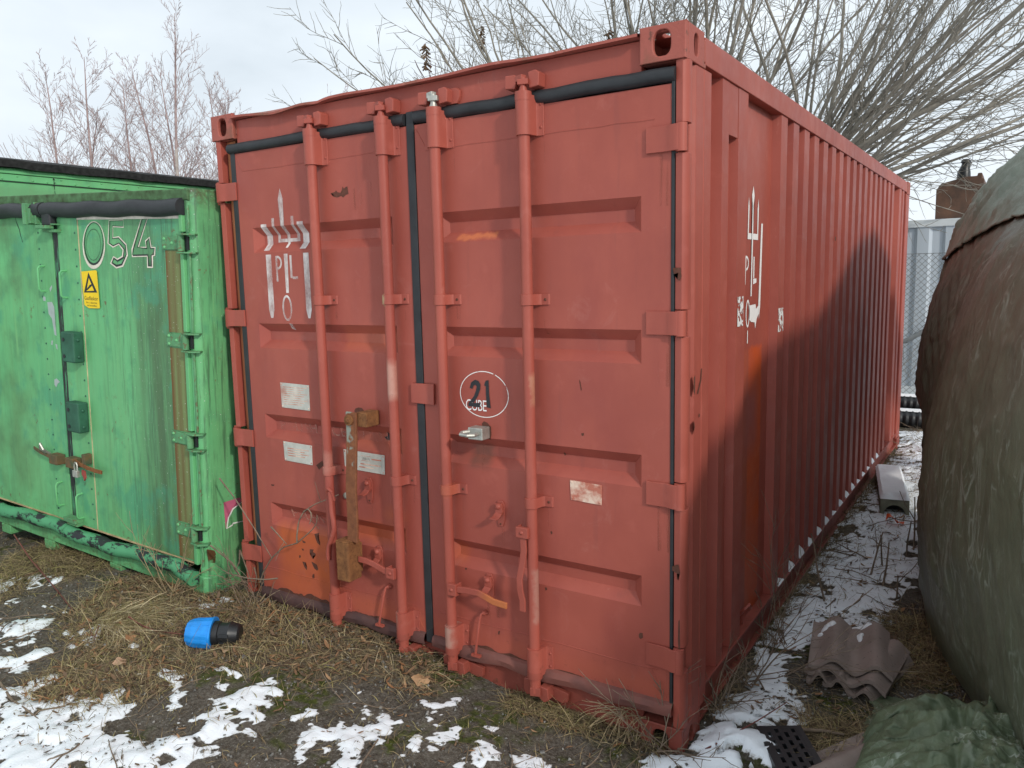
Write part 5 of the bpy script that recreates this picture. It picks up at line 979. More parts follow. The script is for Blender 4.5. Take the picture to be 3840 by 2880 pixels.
# ------------------------------------------------------------------ tarp covered load
ST = [  # y, profile (x, z) from the hem up and over
 (-1.0, [(4.2, .2), (4.1, .5), (4.02, .8), (4.0, 1.05), (4.1, 1.3), (4.4, 1.5), (5.0, 1.6), (5.8, 1.6)]),
 (-.5, [(3.86, .16), (3.76, .5), (3.62, .95), (3.57, 1.35), (3.72, 1.66), (4.15, 1.82), (4.9, 1.95), (5.8, 1.9)]),
 (.0, [(3.60, .13), (3.53, .45), (3.46, .9), (3.46, 1.35), (3.60, 1.74), (4.0, 1.98), (4.8, 2.25), (5.8, 2.2)]),
 (.5, [(3.445, .07), (3.37, .40), (3.31, .85), (3.34, 1.35), (3.50, 1.88), (3.9, 2.16), (4.7, 2.5), (5.8, 2.4)]),
 (1.0, [(3.29, .03), (3.20, .32), (3.13, .8), (3.19, 1.28), (3.38, 1.86), (3.78, 2.15), (4.5, 2.52), (5.8, 2.4)]),
 (1.5, [(3.13, .0), (3.095, .25), (3.065, .7), (3.11, 1.2), (3.29, 1.78), (3.64, 2.10), (4.4, 2.5), (5.8, 2.5)]),
 (2.0, [(3.06, -.01), (3.035, .25), (3.03, .6), (3.07, 1.1), (3.22, 1.72), (3.54, 2.16), (4.3, 2.62), (5.8, 2.6)]),
 (2.6, [(3.0, -.02), (2.985, .25), (2.985, .6), (2.99, 1.05), (3.09, 1.6), (3.41, 2.25), (4.2, 2.78), (5.8, 2.65)]),
 (3.2, [(3.05, .15), (3.03, .55), (2.90, .82), (2.88, 1.12), (2.96, 1.60), (3.29, 2.32), (4.1, 2.84), (5.8, 2.7)]),
 (3.8, [(3.05, .55), (2.93, .70), (2.82, .86), (2.815, 1.10), (2.90, 1.55), (3.19, 2.20), (4.0, 2.8), (5.8, 2.7)]),
 (4.4, [(3.2, .55), (3.06, .72), (2.93, .9), (2.91, 1.12), (3.0, 1.45), (3.30, 1.95), (4.0, 2.6), (5.8, 2.6)]),
 (4.8, [(3.9, .5), (3.75, .72), (3.6, .95), (3.55, 1.15), (3.6, 1.4), (3.8, 1.8), (4.4, 2.3), (5.8, 2.4)])]
def spl(xs, ys, q):
    """Catmull-Rom through (xs, ys)"""
    xs = np.array(xs, float); ys = np.array(ys, float); i = np.clip(np.searchsorted(xs, q) - 1, 0, len(xs) - 2)
    t = (q - xs[i]) / (xs[i + 1] - xs[i]); m = np.gradient(ys, xs, axis=0); h = (xs[i + 1] - xs[i])
    sh_ = (-1,) + (1,) * (ys.ndim - 1); t = t.reshape(sh_); h = h.reshape(sh_)
    return (2 * t**3 - 3 * t**2 + 1) * ys[i] + (t**3 - 2 * t**2 + t) * h * m[i] + (-2 * t**3 + 3 * t**2) * ys[i + 1] + (t**3 - t**2) * h * m[i + 1]
NY, NS = 230, 210
sy = np.linspace(-1.0, 4.8, NY); Pst = np.array([p for _, p in ST]); prof = spl([s[0] for s in ST], Pst.reshape(len(ST), -1), sy).reshape(NY, 8, 2)
su = np.linspace(0, 1, NS) ** 1.35; cur = spl(np.linspace(0, 1, 8), prof.transpose(1, 0, 2).reshape(8, -1), su).reshape(NS, NY, 2).transpose(1, 0, 2)
TX, TZ = cur[..., 0], cur[..., 1]; TY = np.repeat(sy[:, None], NS, 1)
P3 = np.stack([TX, TY, TZ], -1); dU = np.gradient(P3, axis=0); dV = np.gradient(P3, axis=1); Nn = np.cross(dV, dU); Nn /= np.linalg.norm(Nn, axis=-1, keepdims=True) + 1e-9
if Nn[NY // 2, 40, 0] > 0: Nn = -Nn
sl = np.cumsum(np.linalg.norm(np.diff(P3, axis=1, prepend=P3[:, :1]), axis=-1), 1)
warp = fbm(TY * 1.3, sl * 1.1, 3, 1.0)
rg = lambda n_, p_: (1 - np.abs(n_ - .5) * 2) ** p_
f1 = fbm(TY * 1.1 + sl * .2, sl * .5, 3, 1.5) - .5                               # slack
f2 = rg(fbm(TY * 1.5 + warp * .8 + sl * .25, sl * .55 + 4, 3, 2.2), 7) + .6 * rg(fbm(TY * 2.6 + 30 - sl * .7 + warp, sl * 1.0, 3, 2.4), 9)   # pinched creases
f4 = rg(fbm(TY * 1.2 + sl * .9, sl * 1.3 + 9, 4, 4.0), 5)
fan = np.exp(-((TY - 2.7) / .8) ** 2 - ((TZ - 1.45) / .5) ** 2)
f3 = np.sin((TZ * 1.2 - TY * .9) * 30 + warp * 7) * fan
disp = f1 * .03 + f2 * .016 + f4 * .006 + f3 * .007
disp *= np.clip(sl / .2, .25, 1)
P3 = P3 + Nn * disp[..., None]
def gridfaces(a, b): i = np.arange(a * b).reshape(a, b); return np.stack([i[:-1, :-1], i[1:, :-1], i[1:, 1:], i[:-1, 1:]], -1).reshape(-1, 4)
TP = tag(npmesh('tarpaulin', P3.reshape(-1, 3), gridfaces(NY, NS), M_tarp), 'large olive tarpaulin draped over a tall load along the right edge', 'tarpaulin')
sol = TP.modifiers.new('sheet', 'SOLIDIFY'); sol.thickness = .004
# upper sheet laid over the first
lo = 1.86 + (.22 - TY) * .0 + .16 * np.sin(TY * .9)  # lower edge height along the load
edge = np.interp(sy, [-1, .0, .5, 1.2, 2.0, 2.6, 3.2, 3.8, 4.8], [1.4, 1.80, 1.98, 2.0, 1.98, 1.93, 1.86, 1.78, 1.9]) + .03 * (fbm(sy * 2, sy, 3, 2) - .5)
NV = 90; up = []; upd = []
for i in range(NY):
    z = P3[i, :, 2]; k1_ = max(1, int(np.argmax(z > edge[i]))); k0 = k1_ - 1 + (edge[i] - z[k1_ - 1]) / max(1e-6, z[k1_] - z[k1_ - 1]); ks = np.linspace(k0, NS - 1, NV); base = np.stack([np.interp(ks, np.arange(NS), P3[i, :, c]) for c in range(3)], -1); nn = np.stack([np.interp(ks, np.arange(NS), Nn[i, :, c]) for c in range(3)], -1)
    s_ = np.interp(ks, np.arange(NS), sl[i]); u_ = sy[i] + .45 * s_ + .12 * fbm(np.full(NV, sy[i]), s_, 2, 2.0); fo = (1 - np.abs(fbm(u_ * 2.2, s_ * .45, 3, 2.6) - .5) * 2) ** 4 + .5 * (1 - np.abs(fbm(u_ * 3 + 7, s_ * .8 + 3, 3, 4.2) - .5) * 2) ** 6
    up.append(base + nn * (.020 + (fo - .3)[:, None] * .030 * np.clip((np.arange(NV) / 10.)[:, None], .25, 1)))
up = np.array(up); i0 = int(NY * .06); i1 = int(NY * .80)
UT = tag(npmesh('upper_tarpaulin', up[i0:i1].reshape(-1, 3), gridfaces(i1 - i0, NV), M_tarp2), 'grey green creased tarpaulin laid over the top of the olive one', 'tarpaulin')
sol = UT.modifiers.new('sheet', 'SOLIDIFY'); sol.thickness = .005
# the load itself, dark beneath the hems
LD = MB(); LD.add([(x + .22, y, z * .93 + .02) for y, p in ST[1:-1] for x, z in p] , [(8 * i + j, 8 * i + 8 + j, 8 * i + 9 + j, 8 * i + 1 + j) for i in range(len(ST) - 3) for j in range(7)])
tag(LD.build('covered_load', M_load_and_shade), 'dark load hidden beneath the draped olive tarpaulin', 'covered load')
# crumpled light tarp on the ground
nu, nv = 120, 130; U, Vv = np.meshgrid(np.linspace(0, 1, nu), np.linspace(0, 1, nv), indexing='ij')
CX = 2.99 + U * .80; CY = -.35 + Vv * 1.17; cxx = CX - (3.02 + .06 * np.sin(Vv * 9)); 
inside = np.minimum(np.minimum(U * 3.2, (1 - Vv) * 3.5), np.clip((1.35 - U * .55 - Vv * .50) * 3, 0, 1)); inside = np.clip(inside, 0, 1)
hgt = .20 * np.sqrt(np.clip(U * 2.2, 0, 1)) * ss(0, .35, 1 - Vv) * ss(0, .3, inside)
w_ = fbm(CX, CY, 3, 4.0); cr = np.abs(fbm(CX + w_ * .2, CY + 5, 4, 6.5) - .5) * 2; cr2 = np.abs(fbm(CX + 3 + w_ * .15, CY, 3, 16) - .5) * 2
CZ = hgt * (.62 + .75 * (1 - cr)) + .03 * (1 - cr2) * inside + .012
CT = tag(npmesh('crumpled_tarp', np.stack([CX + .05 * (cr - .5), CY + .05 * (cr2 - .5), CZ], -1).reshape(-1, 3), gridfaces(nu, nv), M_tarp3), 'crumpled light green plastic tarp heaped on the ground below the big tarpaulin', 'tarp')

# ------------------------------------------------------------------ things on the ground
def tile_mesh(w=.33, l=.42, cut=None, nx=44, ny=16):
    V = []; 
    def prof(u): return .024 * math.cos(2 * math.pi * (u / w * 2.0 - .62)) 
    xs = np.linspace(0, w, nx); ys = np.linspace(0, l, ny); top = []; m = MB()
    for j, y in enumerate(ys):
        for i, x in enumerate(xs):
            e = .004 * (1 if 1 < i < nx - 2 else 0); yy = y
            if cut: yy = y * cut(x / w)
            V.append((x - w / 2, yy - l / 2, prof(x) + .010 + (.0 if j else -.002)))
    n = nx * ny; V += [(a, b, c - .017) for a, b, c in V]; F = []
    for j in range(ny - 1):
        for i in range(nx - 1): a = j * nx + i; F += [(a, a + 1, a + nx + 1, a + nx), (n + a, n + a + nx, n + a + nx + 1, n + a + 1)]
    for i in range(nx - 1): F += [(i, n + i, n + i + 1, i + 1), ((ny - 1) * nx + i, (ny - 1) * nx + i + 1, n + (ny - 1) * nx + i + 1, n + (ny - 1) * nx + i)]
    for j in range(ny - 1): F += [(j * nx, (j + 1) * nx, n + (j + 1) * nx, n + j * nx), (j * nx + nx - 1, n + j * nx + nx - 1, n + (j + 1) * nx + nx - 1, (j + 1) * nx + nx - 1)]
    return m.add(V, F)
def tile(lab, c, ang, rx=0., ry=0., cut=None, w=.33, l=.42):
    o = tile_mesh(w, l, cut).build('roof_tile', M_tile, None, smooth=True, angle=35); o.location = c; o.rotation_euler = (rx, ry, ang); return tag(o, lab, 'roof tile', None, None)
g0 = 'brown roof tiles stacked on the ground'
T1 = tile('whole brown wavy roof tile on top of the stack with snow on it', (2.845, 1.005, .100), math.radians(9), .03, .02)
T2 = tile('second roof tile in the stack poking out askew at its right', (2.885, .965, .066), math.radians(-6), .03, .035)
T3 = tile('broken roof tile half lying lowest under the right of the stack', (2.935, .945, .032), math.radians(-14), .04, .07, None, .22, .42)
T4 = tile('broken roof tile piece under the left of the stack', (2.775, .965, .045), math.radians(6), .03, -.05, None, .17, .42)
for t_ in (T1, T2, T3, T4): t_['group'] = g0
T5 = tile('lone roof tile half under the crumpled light green tarp', (3.03, .17, .030), math.radians(-30), .02, .04)
def tz(x_): return .024 * math.cos(2 * math.pi * ((x_ + .165) / .33 * 2 - .62)) + .010
for (u, v, a, b_, seed) in ((-.098, .128, .030, .046, 1), (.036, .105, .026, .036, 5), (-.128, .060, .012, .008, 8), (.040, .192, .055, .012, 4)):
    bm_ = MB(); n_ = 26; V = [(u, v, tz(u) + .016)]
    for ring, k_ in ((.35, .95), (.65, .75), (.88, .4), (1., -.1)):
        for i in range(n_):
            a_ = 2 * math.pi * i / n_; rr = ring * (.80 + .22 * math.sin(2 * a_ + seed) + .16 * math.sin(3 * a_ + seed * 2.3) + .08 * math.sin(7 * a_ + seed)); x_ = u + a * rr * math.cos(a_); y_ = v + b_ * rr * math.sin(a_); V.append((x_, y_, tz(x_) + .016 * k_))
    fs = [(0, 1 + i, 1 + (i + 1) % n_) for i in range(n_)]
    for q_ in range(3): fs += [(1 + q_ * n_ + i, 1 + q_ * n_ + n_ + i, 1 + q_ * n_ + n_ + (i + 1) % n_, 1 + q_ * n_ + (i + 1) % n_) for i in range(n_)]
    bm_.add(V, fs).build('snow_patch', M_snow, T1, smooth=True, angle=80)
# concrete channel block with snow
CB = thing('concrete_block', 'mossy concrete channel block with arched end and snow on top beside the red container', 'concrete block', (2.72, 3.47, .0)); CB.rotation_euler = (0, 0, math.radians(10))
ar = [(-.095, .0), (-.095, .125), (.095, .125), (.095, .0), (.068, .0)] + [(.068 * math.cos(a), .022 + .062 * math.sin(a)) for a in np.linspace(0, math.pi, 10)] + [(-.068, .0)]
b = MB(); b.prism(ar, 1, .0, 1.02); b.build('channel_body', M_conc, CB, .006); MB().box(-.075, .075, .12, .14, .0, .09).build('shade_plate', M_load_and_shade, CB)  # dark plate added across the opening, standing in for the shade inside
V = []; fs = []; n1, n2_ = 10, 30
for j in range(n2_ + 1):
    for i in range(n1 + 1):
        x = -.098 + .196 * i / n1; y = -.004 + 1.03 * j / n2_; e = min(i, n1 - i, j, n2_ - j); notch = (.35 < i / n1 < .8) and (j in (1, 2)); V.append((x + (.004 * (rng.random() - .5)), y, .127 + (0 if e == 0 else .022 + .006 * float(fbm(x * 9, y * 9, 2, 1))) - (.021 if notch else 0)))
for j in range(n2_):
    for i in range(n1): a = j * (n1 + 1) + i; fs.append((a, a + 1, a + n1 + 2, a + n1 + 1))
MB().add(V, fs).build('snow_cap', M_snow, CB, smooth=True)
# plastic grating
GRt = thing('plastic_grating', 'black slotted plastic grating lying half in snow at the bottom edge', 'grating', (2.80, .135, .035)); GRt.rotation_euler = (0, .02, math.radians(-58))
b = MB(); b.box(-.16, .16, -.085, -.062, -.02, .02); b.box(-.16, .16, .062, .085, -.02, .02); b.box(-.16, -.14, -.062, .062, -.02, .0197); b.box(.14, .16, -.062, .062, -.02, .0197)
for j in range(5): y = -.062 + .124 * j / 4; b.box(-.14, .14, y - .0085, y + .0085, -.018, .0193)
for j in range(4):
    for i in range(6): x = -.13 + (.05 * i + .022 * (j % 2)); y = -.062 + .124 * (j + .5) / 4; b.box(x - .010, x + .010, y - .0066, y + .0066, -.018, .019)
b.box(-.158, .158, -.07, .07, -.02, -.006)
b.build('grating_bars', M_blackpl, GRt)['kind'] = 'stuff'
# pipe coupling
PC = thing('pipe_coupling', 'blue and black plastic pipe coupling lying in the dry grass', 'pipe coupling', (.285, -.475, .158))
ax = Vector((.82, .55, -.06)).normalized()
def lathe(name, prof, m, ribs=0, rh=.0):
    b_ = MB(); u = ax.orthogonal().normalized(); w = ax.cross(u); n_ = 48; V = []; fs = []
    for d, r in prof:
        for j in range(n_):
            a = 2 * math.pi * j / n_; rr = r + (rh if ribs and (j % (n_ // ribs)) < 2 and prof[1][0] < d < prof[-2][0] else 0); V.append(ax * d + (u * math.cos(a) + w * math.sin(a)) * rr)
    for i in range(len(prof) - 1):
        for j in range(n_): fs.append((i * n_ + j, i * n_ + (j + 1) % n_, (i + 1) * n_ + (j + 1) % n_, (i + 1) * n_ + j))
    return b_.add(V, fs).build(name, m, PC, smooth=True, angle=30)
lathe('coupling_nut', [(-.062, .040), (-.072, .046), (-.070, .052), (-.05, .061), (-.03, .066), (.02, .069), (.045, .070), (.049, .067), (.049, .045)], M_blue, 12, .003)
lathe('coupling_bore', [(-.060, .042), (-.02, .040), (-.02, .001)], M_blackpl)
lathe('coupling_body', [(.045, .055), (.05, .058), (.075, .056), (.078, .050), (.10, .050), (.125, .056), (.135, .053), (.165, .046), (.172, .036), (.172, .001)], M_blackpl)
bq = MB(); u_ = ax.orthogonal().normalized(); w_q = ax.cross(u_)
for j in range(10):
    a = 2 * math.pi * j / 10 + .2; d_ = u_ * math.cos(a) + w_q * math.sin(a); t_ = ax.cross(d_)
    P0 = ax * -.045 + d_ * .0615; P1 = ax * .040 + d_ * .0705
    bq.strap([P0, P1], .0075, .008, t_)
bq.build('grip_rib', M_blue, PC, .001)['kind'] = 'stuff'
lathe('coupling_rim', [(.040, .070), (.0405, .0755), (.050, .0755), (.0505, .066)], M_blue)
bq = MB()
for a in (2.2, 3.0, 4.4): d_ = u_ * math.cos(a) + w_q * math.sin(a); bq.strap([ax * .085 + d_ * .053, ax * .105 + d_ * .0535, ax * .130 + d_ * .0575], .016, .006, ax.cross(d_))
bq.build('coupling_clip', M_blackpl, PC, .001)['kind'] = 'stuff'
# orange plastic scrap
b = MB(); V = []; fs = []
for i in range(6):
    for j in range(3): V.append((2.70 + .022 * i, 3.17 + .03 * j - .02 * math.sin(i), g_at(2.73, 3.19) + .025 + .045 * math.sin(i * .9 + j * .5) * (1 if i < 4 else .3)))
for i in range(5):
    for j in range(2): a = 3 * i + j; fs.append((a, a + 3, a + 4, a + 1))
o = b.add(V, fs).build('plastic_scrap', M_orange, None, smooth=True); tag(o, 'bright orange plastic scrap lying on the snow path', 'litter')
# ------------------------------------------------------------------ vegetation
class Tubes:
    """many thin tubes gathered into one mesh"""
    def __init__(s): s.V = []; s.F = []; s.n = 0
    def add(s, P, r, k=3):
        P = np.asarray(P, float); m = len(P); r = np.broadcast_to(np.asarray(r, float), (m,)) if np.ndim(r) == 0 else np.asarray(r, float)
        t = np.gradient(P, axis=0); t /= np.linalg.norm(t, axis=1, keepdims=True) + 1e-9
        ref = np.array([.31, .52, .79]) if abs(t[0] @ np.array([.31, .52, .79])) < .9 else np.array([.9, -.3, .1])
        u = np.cross(t, ref); u /= np.linalg.norm(u, axis=1, keepdims=True) + 1e-9; w = np.cross(t, u)
        a = 2 * np.pi * np.arange(k) / k
        V = P[:, None] + (u[:, None] * np.cos(a)[None, :, None] + w[:, None] * np.sin(a)[None, :, None]) * r[:, None, None]
        i = np.arange(m * k).reshape(m, k); j = np.roll(i, -1, 1)
        s.V.append(V.reshape(-1, 3)); s.F.append(np.stack([i[:-1], j[:-1], j[1:], i[1:]], -1).reshape(-1, 4) + s.n); s.n += m * k
    def build(s, name, m, parent=None): return npmesh(name, np.concatenate(s.V), np.concatenate(s.F), m, parent)
def wander(p, d, L_, n, curl, up, R):
    """a growing shoot: n steps, random curl, pulled up (or down)"""
    P = [np.array(p, float)]; d = np.array(d, float); d /= np.linalg.norm(d); st = L_ / n; 
    for i in range(n):
        d = d + R.normal(0, curl, 3) + np.array([0, 0, up]); d /= np.linalg.norm(d); P.append(P[-1] + d * st)
    return np.array(P)
def at(P, f):
    q = f * (len(P) - 1); i = min(int(q), len(P) - 2); t = q - i; return P[i] * (1 - t) + P[i + 1] * t, (P[i + 1] - P[i]) / (np.linalg.norm(P[i + 1] - P[i]) + 1e-9)
def side_dir(d, ang, R):
    r = R.normal(size=3); u = np.cross(d, r); u /= np.linalg.norm(u) + 1e-9; return d * math.cos(ang) + u * math.sin(ang)
def shrub(name, lab, base, stems, seed, clusters=0, r0=.05, grp=None, twigs=6, br=13, f0=.16, ph=0., pr=.16, curl=.035):
    """stems: list of (dir, length, thickness). long rods fanning from a stool, or from the head of a short trunk of height ph"""
    R = np.random.default_rng(seed); o = thing(name, lab, 'shrub', base, grp); S = Tubes(); T = Tubes(); ends = []
    if ph: tk = Tubes(); tk.add(wander((0, 0, -.05), (0, 0, 1), ph + .1, 8, .05, 0, R), np.linspace(pr, pr * .9, 9), 10); tk.build('trunk', M_bark, o)
    for (d, ln, k) in stems:
        b = np.array([R.normal(0, .14), R.normal(0, .14), ph + (R.normal(0, .12) if ph else 0)]); P = wander(b, d, ln, 16, curl, .010, R); rr = r0 * k * (1 - .86 * np.linspace(0, 1, 17)) + .004; S.add(P, rr, 6)
        nb = int(br * (ln / 5) ** .8)
        for i in range(nb):
            f = f0 + (.98 - f0) * (i + R.random()) / nb; p, dd = at(P, f); l2 = ln * R.uniform(.16, .42) * (1.15 - .75 * f); Q = wander(p, side_dir(dd, R.uniform(.35, .95), R), l2, 9, .09, .015, R)
            r2 = .0080 * (1.1 - f * .5) * np.linspace(1, .38, 10) * k ** .5; (S if f < .5 else T).add(Q, r2, 4)
            for j in range(twigs):
                g = .12 + .85 * (j + R.random()) / twigs; p2, d2 = at(Q, g); l3 = R.uniform(.12, .55) * (1.1 - .5 * g); W_ = wander(p2, side_dir(d2, R.uniform(.4, .9), R), l3, 6, .12, .02, R); T.add(W_, np.linspace(.0042, .0020, 7) * np.array([1, 1.15, .9, 1.2, .9, 1.15, .8]), 3); ends.append(W_[-1])
    S.build('stems', M_bark, o); T.build('twigs', M_twig, o)
    good = [q for q in ends if q[0] < .2 and 3.6 < q[2] < 6.4] or ends
    for c in range(clusters):
        p = good[int(R.integers(len(good)))]; m = Tubes()
        for q in range(44):
            a = R.uniform(0, 6.28); h = R.uniform(-.36, .0); w = .04 + .05 * R.random(); m.add([p + np.array([0, 0, h]), p + np.array([w * math.cos(a), w * math.sin(a), h - .05])], [.006, .015], 3)
        m.build('seed_cluster', M_seed, o)
    return o
def fan(n, az0, az1, el0, el1, l0, l1, R):
    out = []
    for i in range(n):
        az = math.radians(R.uniform(az0, az1)); el = math.radians(R.uniform(el0, el1)); out.append(((math.cos(el) * math.cos(az), math.cos(el) * math.sin(az), math.sin(el)), R.uniform(l0, l1), R.uniform(.55, 1.25)))
    return out
RR = np.random.default_rng(21)
G_s = 'bare grey shrubs behind the red container'
# big rods lean right (towards +X) and up; some low limbs
shrub('bare_shrub', 'bare shrub with many grey rods fanning out above the right end of the red container', (.75, 8.7, .0), fan(28, -35, 40, 24, 62, 3.8, 6.2, RR) + fan(9, -80, 90, 50, 84, 3.5, 5.5, RR) + fan(7, 100, 200, 35, 70, 2.8, 4.4, RR) + [((.88, -.08, .30), 4.2, 1.7), ((.93, .05, .16), 3.6, .8), ((.90, -.15, .06), 3.0, .5), ((.86, .12, .42), 4.8, 1.0)], 3, 0, .026, G_s, 7, 12, .15, 2.75, .17, .055)
shrub('bare_shrub', 'bare shrub with upright grey stems behind the middle of the red container', (-.9, 8.9, .0), fan(15, -50, 55, 44, 84, 3.8, 6.2, RR) + fan(15, 110, 230, 36, 76, 3.5, 5.8, RR), 4, 3, .033, G_s, 8, 15, .10, 2.4, .15, .055)
shrub('bare_shrub', 'bare shrub with drooping twigs and brown hanging seed clusters left of the other shrubs', (-2.0, 8.2, .0), fan(26, 125, 250, 18, 68, 3.2, 5.2, RR) + fan(10, -40, 90, 50, 80, 3.2, 5, RR), 6, 16, .026, G_s, 9, 16, .10, 2.3, .13, .06)
def low_twigs(name, lab, base, n, seed, m, l0=.4, l1=1.3, el=(10, 70)):
    R = np.random.default_rng(seed); T = Tubes(); o = thing(name, lab, 'plant', base)
    for d, l, k in fan(n, 0, 360, el[0], el[1], l0, l1, R):
        P = wander((R.normal(0, .03), R.normal(0, .03), 0), d, l, 9, .10, -.01, R); T.add(P, np.linspace(.0030, .0012, 10) * k, 4)
        for j in range(5):
            p, dd = at(P, .25 + .7 * R.random()); T.add(wander(p, side_dir(dd, .6, R), l * .28, 5, .10, .0, R), np.linspace(.0016, .0009, 6), 3)
    T.build('stems', m, o); return o
low_twigs('dry_bramble', 'tangle of dry twigs in front of the black corrugated pipes', (2.75, 6.6, .0), 8, 31, M_twig, .5, 1.3)
low_twigs('dry_bramble', 'dry twigs reaching across the mesh fence beside the red container end', (1.9, 8.2, .0), 11, 32, M_twig, 1.2, 2.6, (30, 70))
def birch(lab, base, h, seed, m=M_birch, dens=1.0):
    R = np.random.default_rng(seed); o = thing('birch_tree', lab, 'tree', base, 'bare birches beyond the green wagon'); S = Tubes(); T = Tubes()
    P = wander((0, 0, 0), (R.normal(0, .05), R.normal(0, .05), 1), h, 18, .028, .02, R); P *= h / P[-1, 2]; r = .040 * (h / 5) * (1 - np.linspace(0, 1, 19)) ** .8 + .004; S.add(P[:13], r[:13], 7); T.add(P[12:], r[12:], 5)
    nb = int(42 * dens)
    for i in range(nb):
        f = .20 + .79 * (i + R.random()) / nb; p, d = at(P, f); az = R.uniform(0, 6.28); e = R.uniform(.75, 1.15); d2 = np.array([math.cos(az) * math.cos(e), math.sin(az) * math.cos(e), math.sin(e)]); l = h * R.uniform(.20, .40) * (1.22 - f); Q = wander(p, d2, l, 9, .04, .02, R); T.add(Q, np.linspace(.0095, .003, 10) * (1.15 - f), 4)
        for j in range(8):
            g = .15 + .83 * (j + R.random()) / 8; p2, d3 = at(Q, g); dr = -.09 if (R.random() < .35 and f < .6) else .03; W_ = wander(p2, side_dir(d3, R.uniform(.35, .7), R), R.uniform(.25, .75) * (1.15 - f), 6, .05, dr, R); T.add(W_, np.linspace(.0038, .0020, 7), 3)
            for q_ in range(2): p3, d4 = at(W_, R.uniform(.3, .8)); T.add(wander(p3, side_dir(d4, .6, R), R.uniform(.12, .3) * (1.2 - f), 4, .06, dr, R), .0021, 3)
    S.build('trunk', m, o); T.build('crown', M_birchtwig, o); return o
BZ = [('leftmost bare birch, its top cut through by the picture edge', (-9.5, 3.0), 4.3), ('slim bare birch second from the left above the green wagon roof', (-9.0, 3.9), 5.05), ('bare birch with arching side twigs, third from the left', (-8.7, 4.43), 5.2), ('bare birch close to the left of the tallest one', (-8.45, 4.85), 4.95), ('tallest bare birch with pale trunk beyond the wagon', (-8.19, 5.25), 5.8), ('bare birch just right of the tallest one', (-7.94, 5.61), 5.15), ('many twigged bare birch second from the red container edge', (-7.72, 5.9), 5.0), ('bare birch nearest to the top left corner of the red container', (-7.5, 6.2), 4.85), ('small far birch whose tip shows over the red roof edge', (-9.6, 9.6), 6.0), ('thin bare birch in the gap right of the leftmost ones', (-9.3, 4.3), 4.5), ('thin bare birch behind the tallest one', (-9.0, 6.0), 5.4), ('low bare birch right behind the red container edge', (-8.2, 6.9), 4.9)]
for i, (lab, (x, y), h) in enumerate(BZ): birch(lab, (x, y, 0.), h, 40 + i, M_birch, 1.0 if i not in (0, 8, 9, 11) else .7)
for i in range(26):   # low growth under the birches
    pass
R = np.random.default_rng(77); T = Tubes()
for i in range(800):
    x = R.uniform(-10.6, -6.6); y = 4.4 + (x + 8.7) * 1.15 + R.normal(0, .7); d = (R.normal(0, .3), R.normal(0, .3), 1); P = wander((x, y, R.uniform(1.0, 2.4)), d, R.uniform(.7, 1.7), 8, .09, .0, R); T.add(P, np.linspace(.006, .003, 9), 3)
    for j in range(3): p, dd = at(P, R.uniform(.2, .9)); T.add(wander(p, side_dir(dd, .6, R), .45, 5, .1, -.01, R), .0028, 3)
tag(T.build('birch_thicket', M_birchtwig), kind='stuff')

# ---- dry grass, litter, stones
def blades(n, polys, seed, l0, l1, w, flatness, tint, bbox=None, wind=None):
    R = np.random.default_rng(seed); A = [np.array(p) for p in polys]; lo = np.min([a.min(0) for a in A], 0); hi = np.max([a.max(0) for a in A], 0)
    xs = R.uniform(lo[0], hi[0], n * 8); ys = R.uniform(lo[1], hi[1], n * 8); dd = sdf(xs, ys, polys) + (fbm(xs, ys, 3, 7) - .5) * .22; keep = dd > -.02 - .06 * R.random(len(xs)); xs, ys = xs[keep][:n], ys[keep][:n]; n = len(xs)
    az = R.uniform(0, 2 * np.pi, n) if wind is None else R.normal(wind, .55, n); L_ = R.uniform(l0, l1, n) * R.uniform(.5, 1, n); el = np.abs(R.normal(flatness, .28, n)); 
    S = 5; out = np.zeros((n, S, 2, 3)); bend = R.normal(0, .22, n); droop = R.uniform(.1, .8, n); z0 = np.array([g_at(a, b) for a, b in zip(xs, ys)]) - .004
    p = np.stack([xs, ys, z0], -1); a_ = az.copy(); e_ = el.copy(); ww = w * R.uniform(.6, 1.3, n)
    for s_ in range(S):
        sd = np.stack([-np.sin(a_), np.cos(a_), 0 * a_], -1) * (ww * (1 - .8 * s_ / (S - 1)))[:, None] / 2; sd[:, 2] += ww * .25 * R.normal(0, 1, n) * (1 - s_ / S)
        out[:, s_, 0] = p - sd; out[:, s_, 1] = p + sd
        st = L_ / (S - 1); p = p + np.stack([np.cos(a_) * np.cos(e_), np.sin(a_) * np.cos(e_), np.sin(e_)], -1) * st[:, None]; g_ = np.array([g_at(a, b) for a, b in p[:, :2]]) if s_ % 2 == 0 else g_; p[:, 2] = np.maximum(p[:, 2], g_ + .003 + .012 * R.random(n)); a_ = a_ + bend * .35; e_ = e_ - droop * .42
    ti = np.repeat(R.random(n) * .8 + tint, S * 2); i = np.arange(n * S * 2).reshape(n, S, 2); F_ = np.stack([i[:, :-1, 0], i[:, :-1, 1], i[:, 1:, 1], i[:, 1:, 0]], -1).reshape(-1, 4)
    return out.reshape(-1, 3), F_, ti
def grass_mat():
    t = NT('dry_grass', .75, .25); v = t.attr('tint'); x = t.n('ShaderNodeValToRGB'); t.l(v, x.inputs[0]); e = x.color_ramp.elements
    e[0].position = 0; e[0].color = (.085, .060, .036, 1); e[1].position = 1.0; e[1].color = (.62, .52, .33, 1)
    for p_, c_ in ((.3, (.19, .14, .08, 1)), (.6, (.36, .275, .15, 1)), (.84, (.25, .23, .075, 1)), (.88, (.46, .37, .20, 1))): k_ = e.new(p_); k_.color = c_
    t.col(x.outputs[0]); return t.m
M_grass = grass_mat()
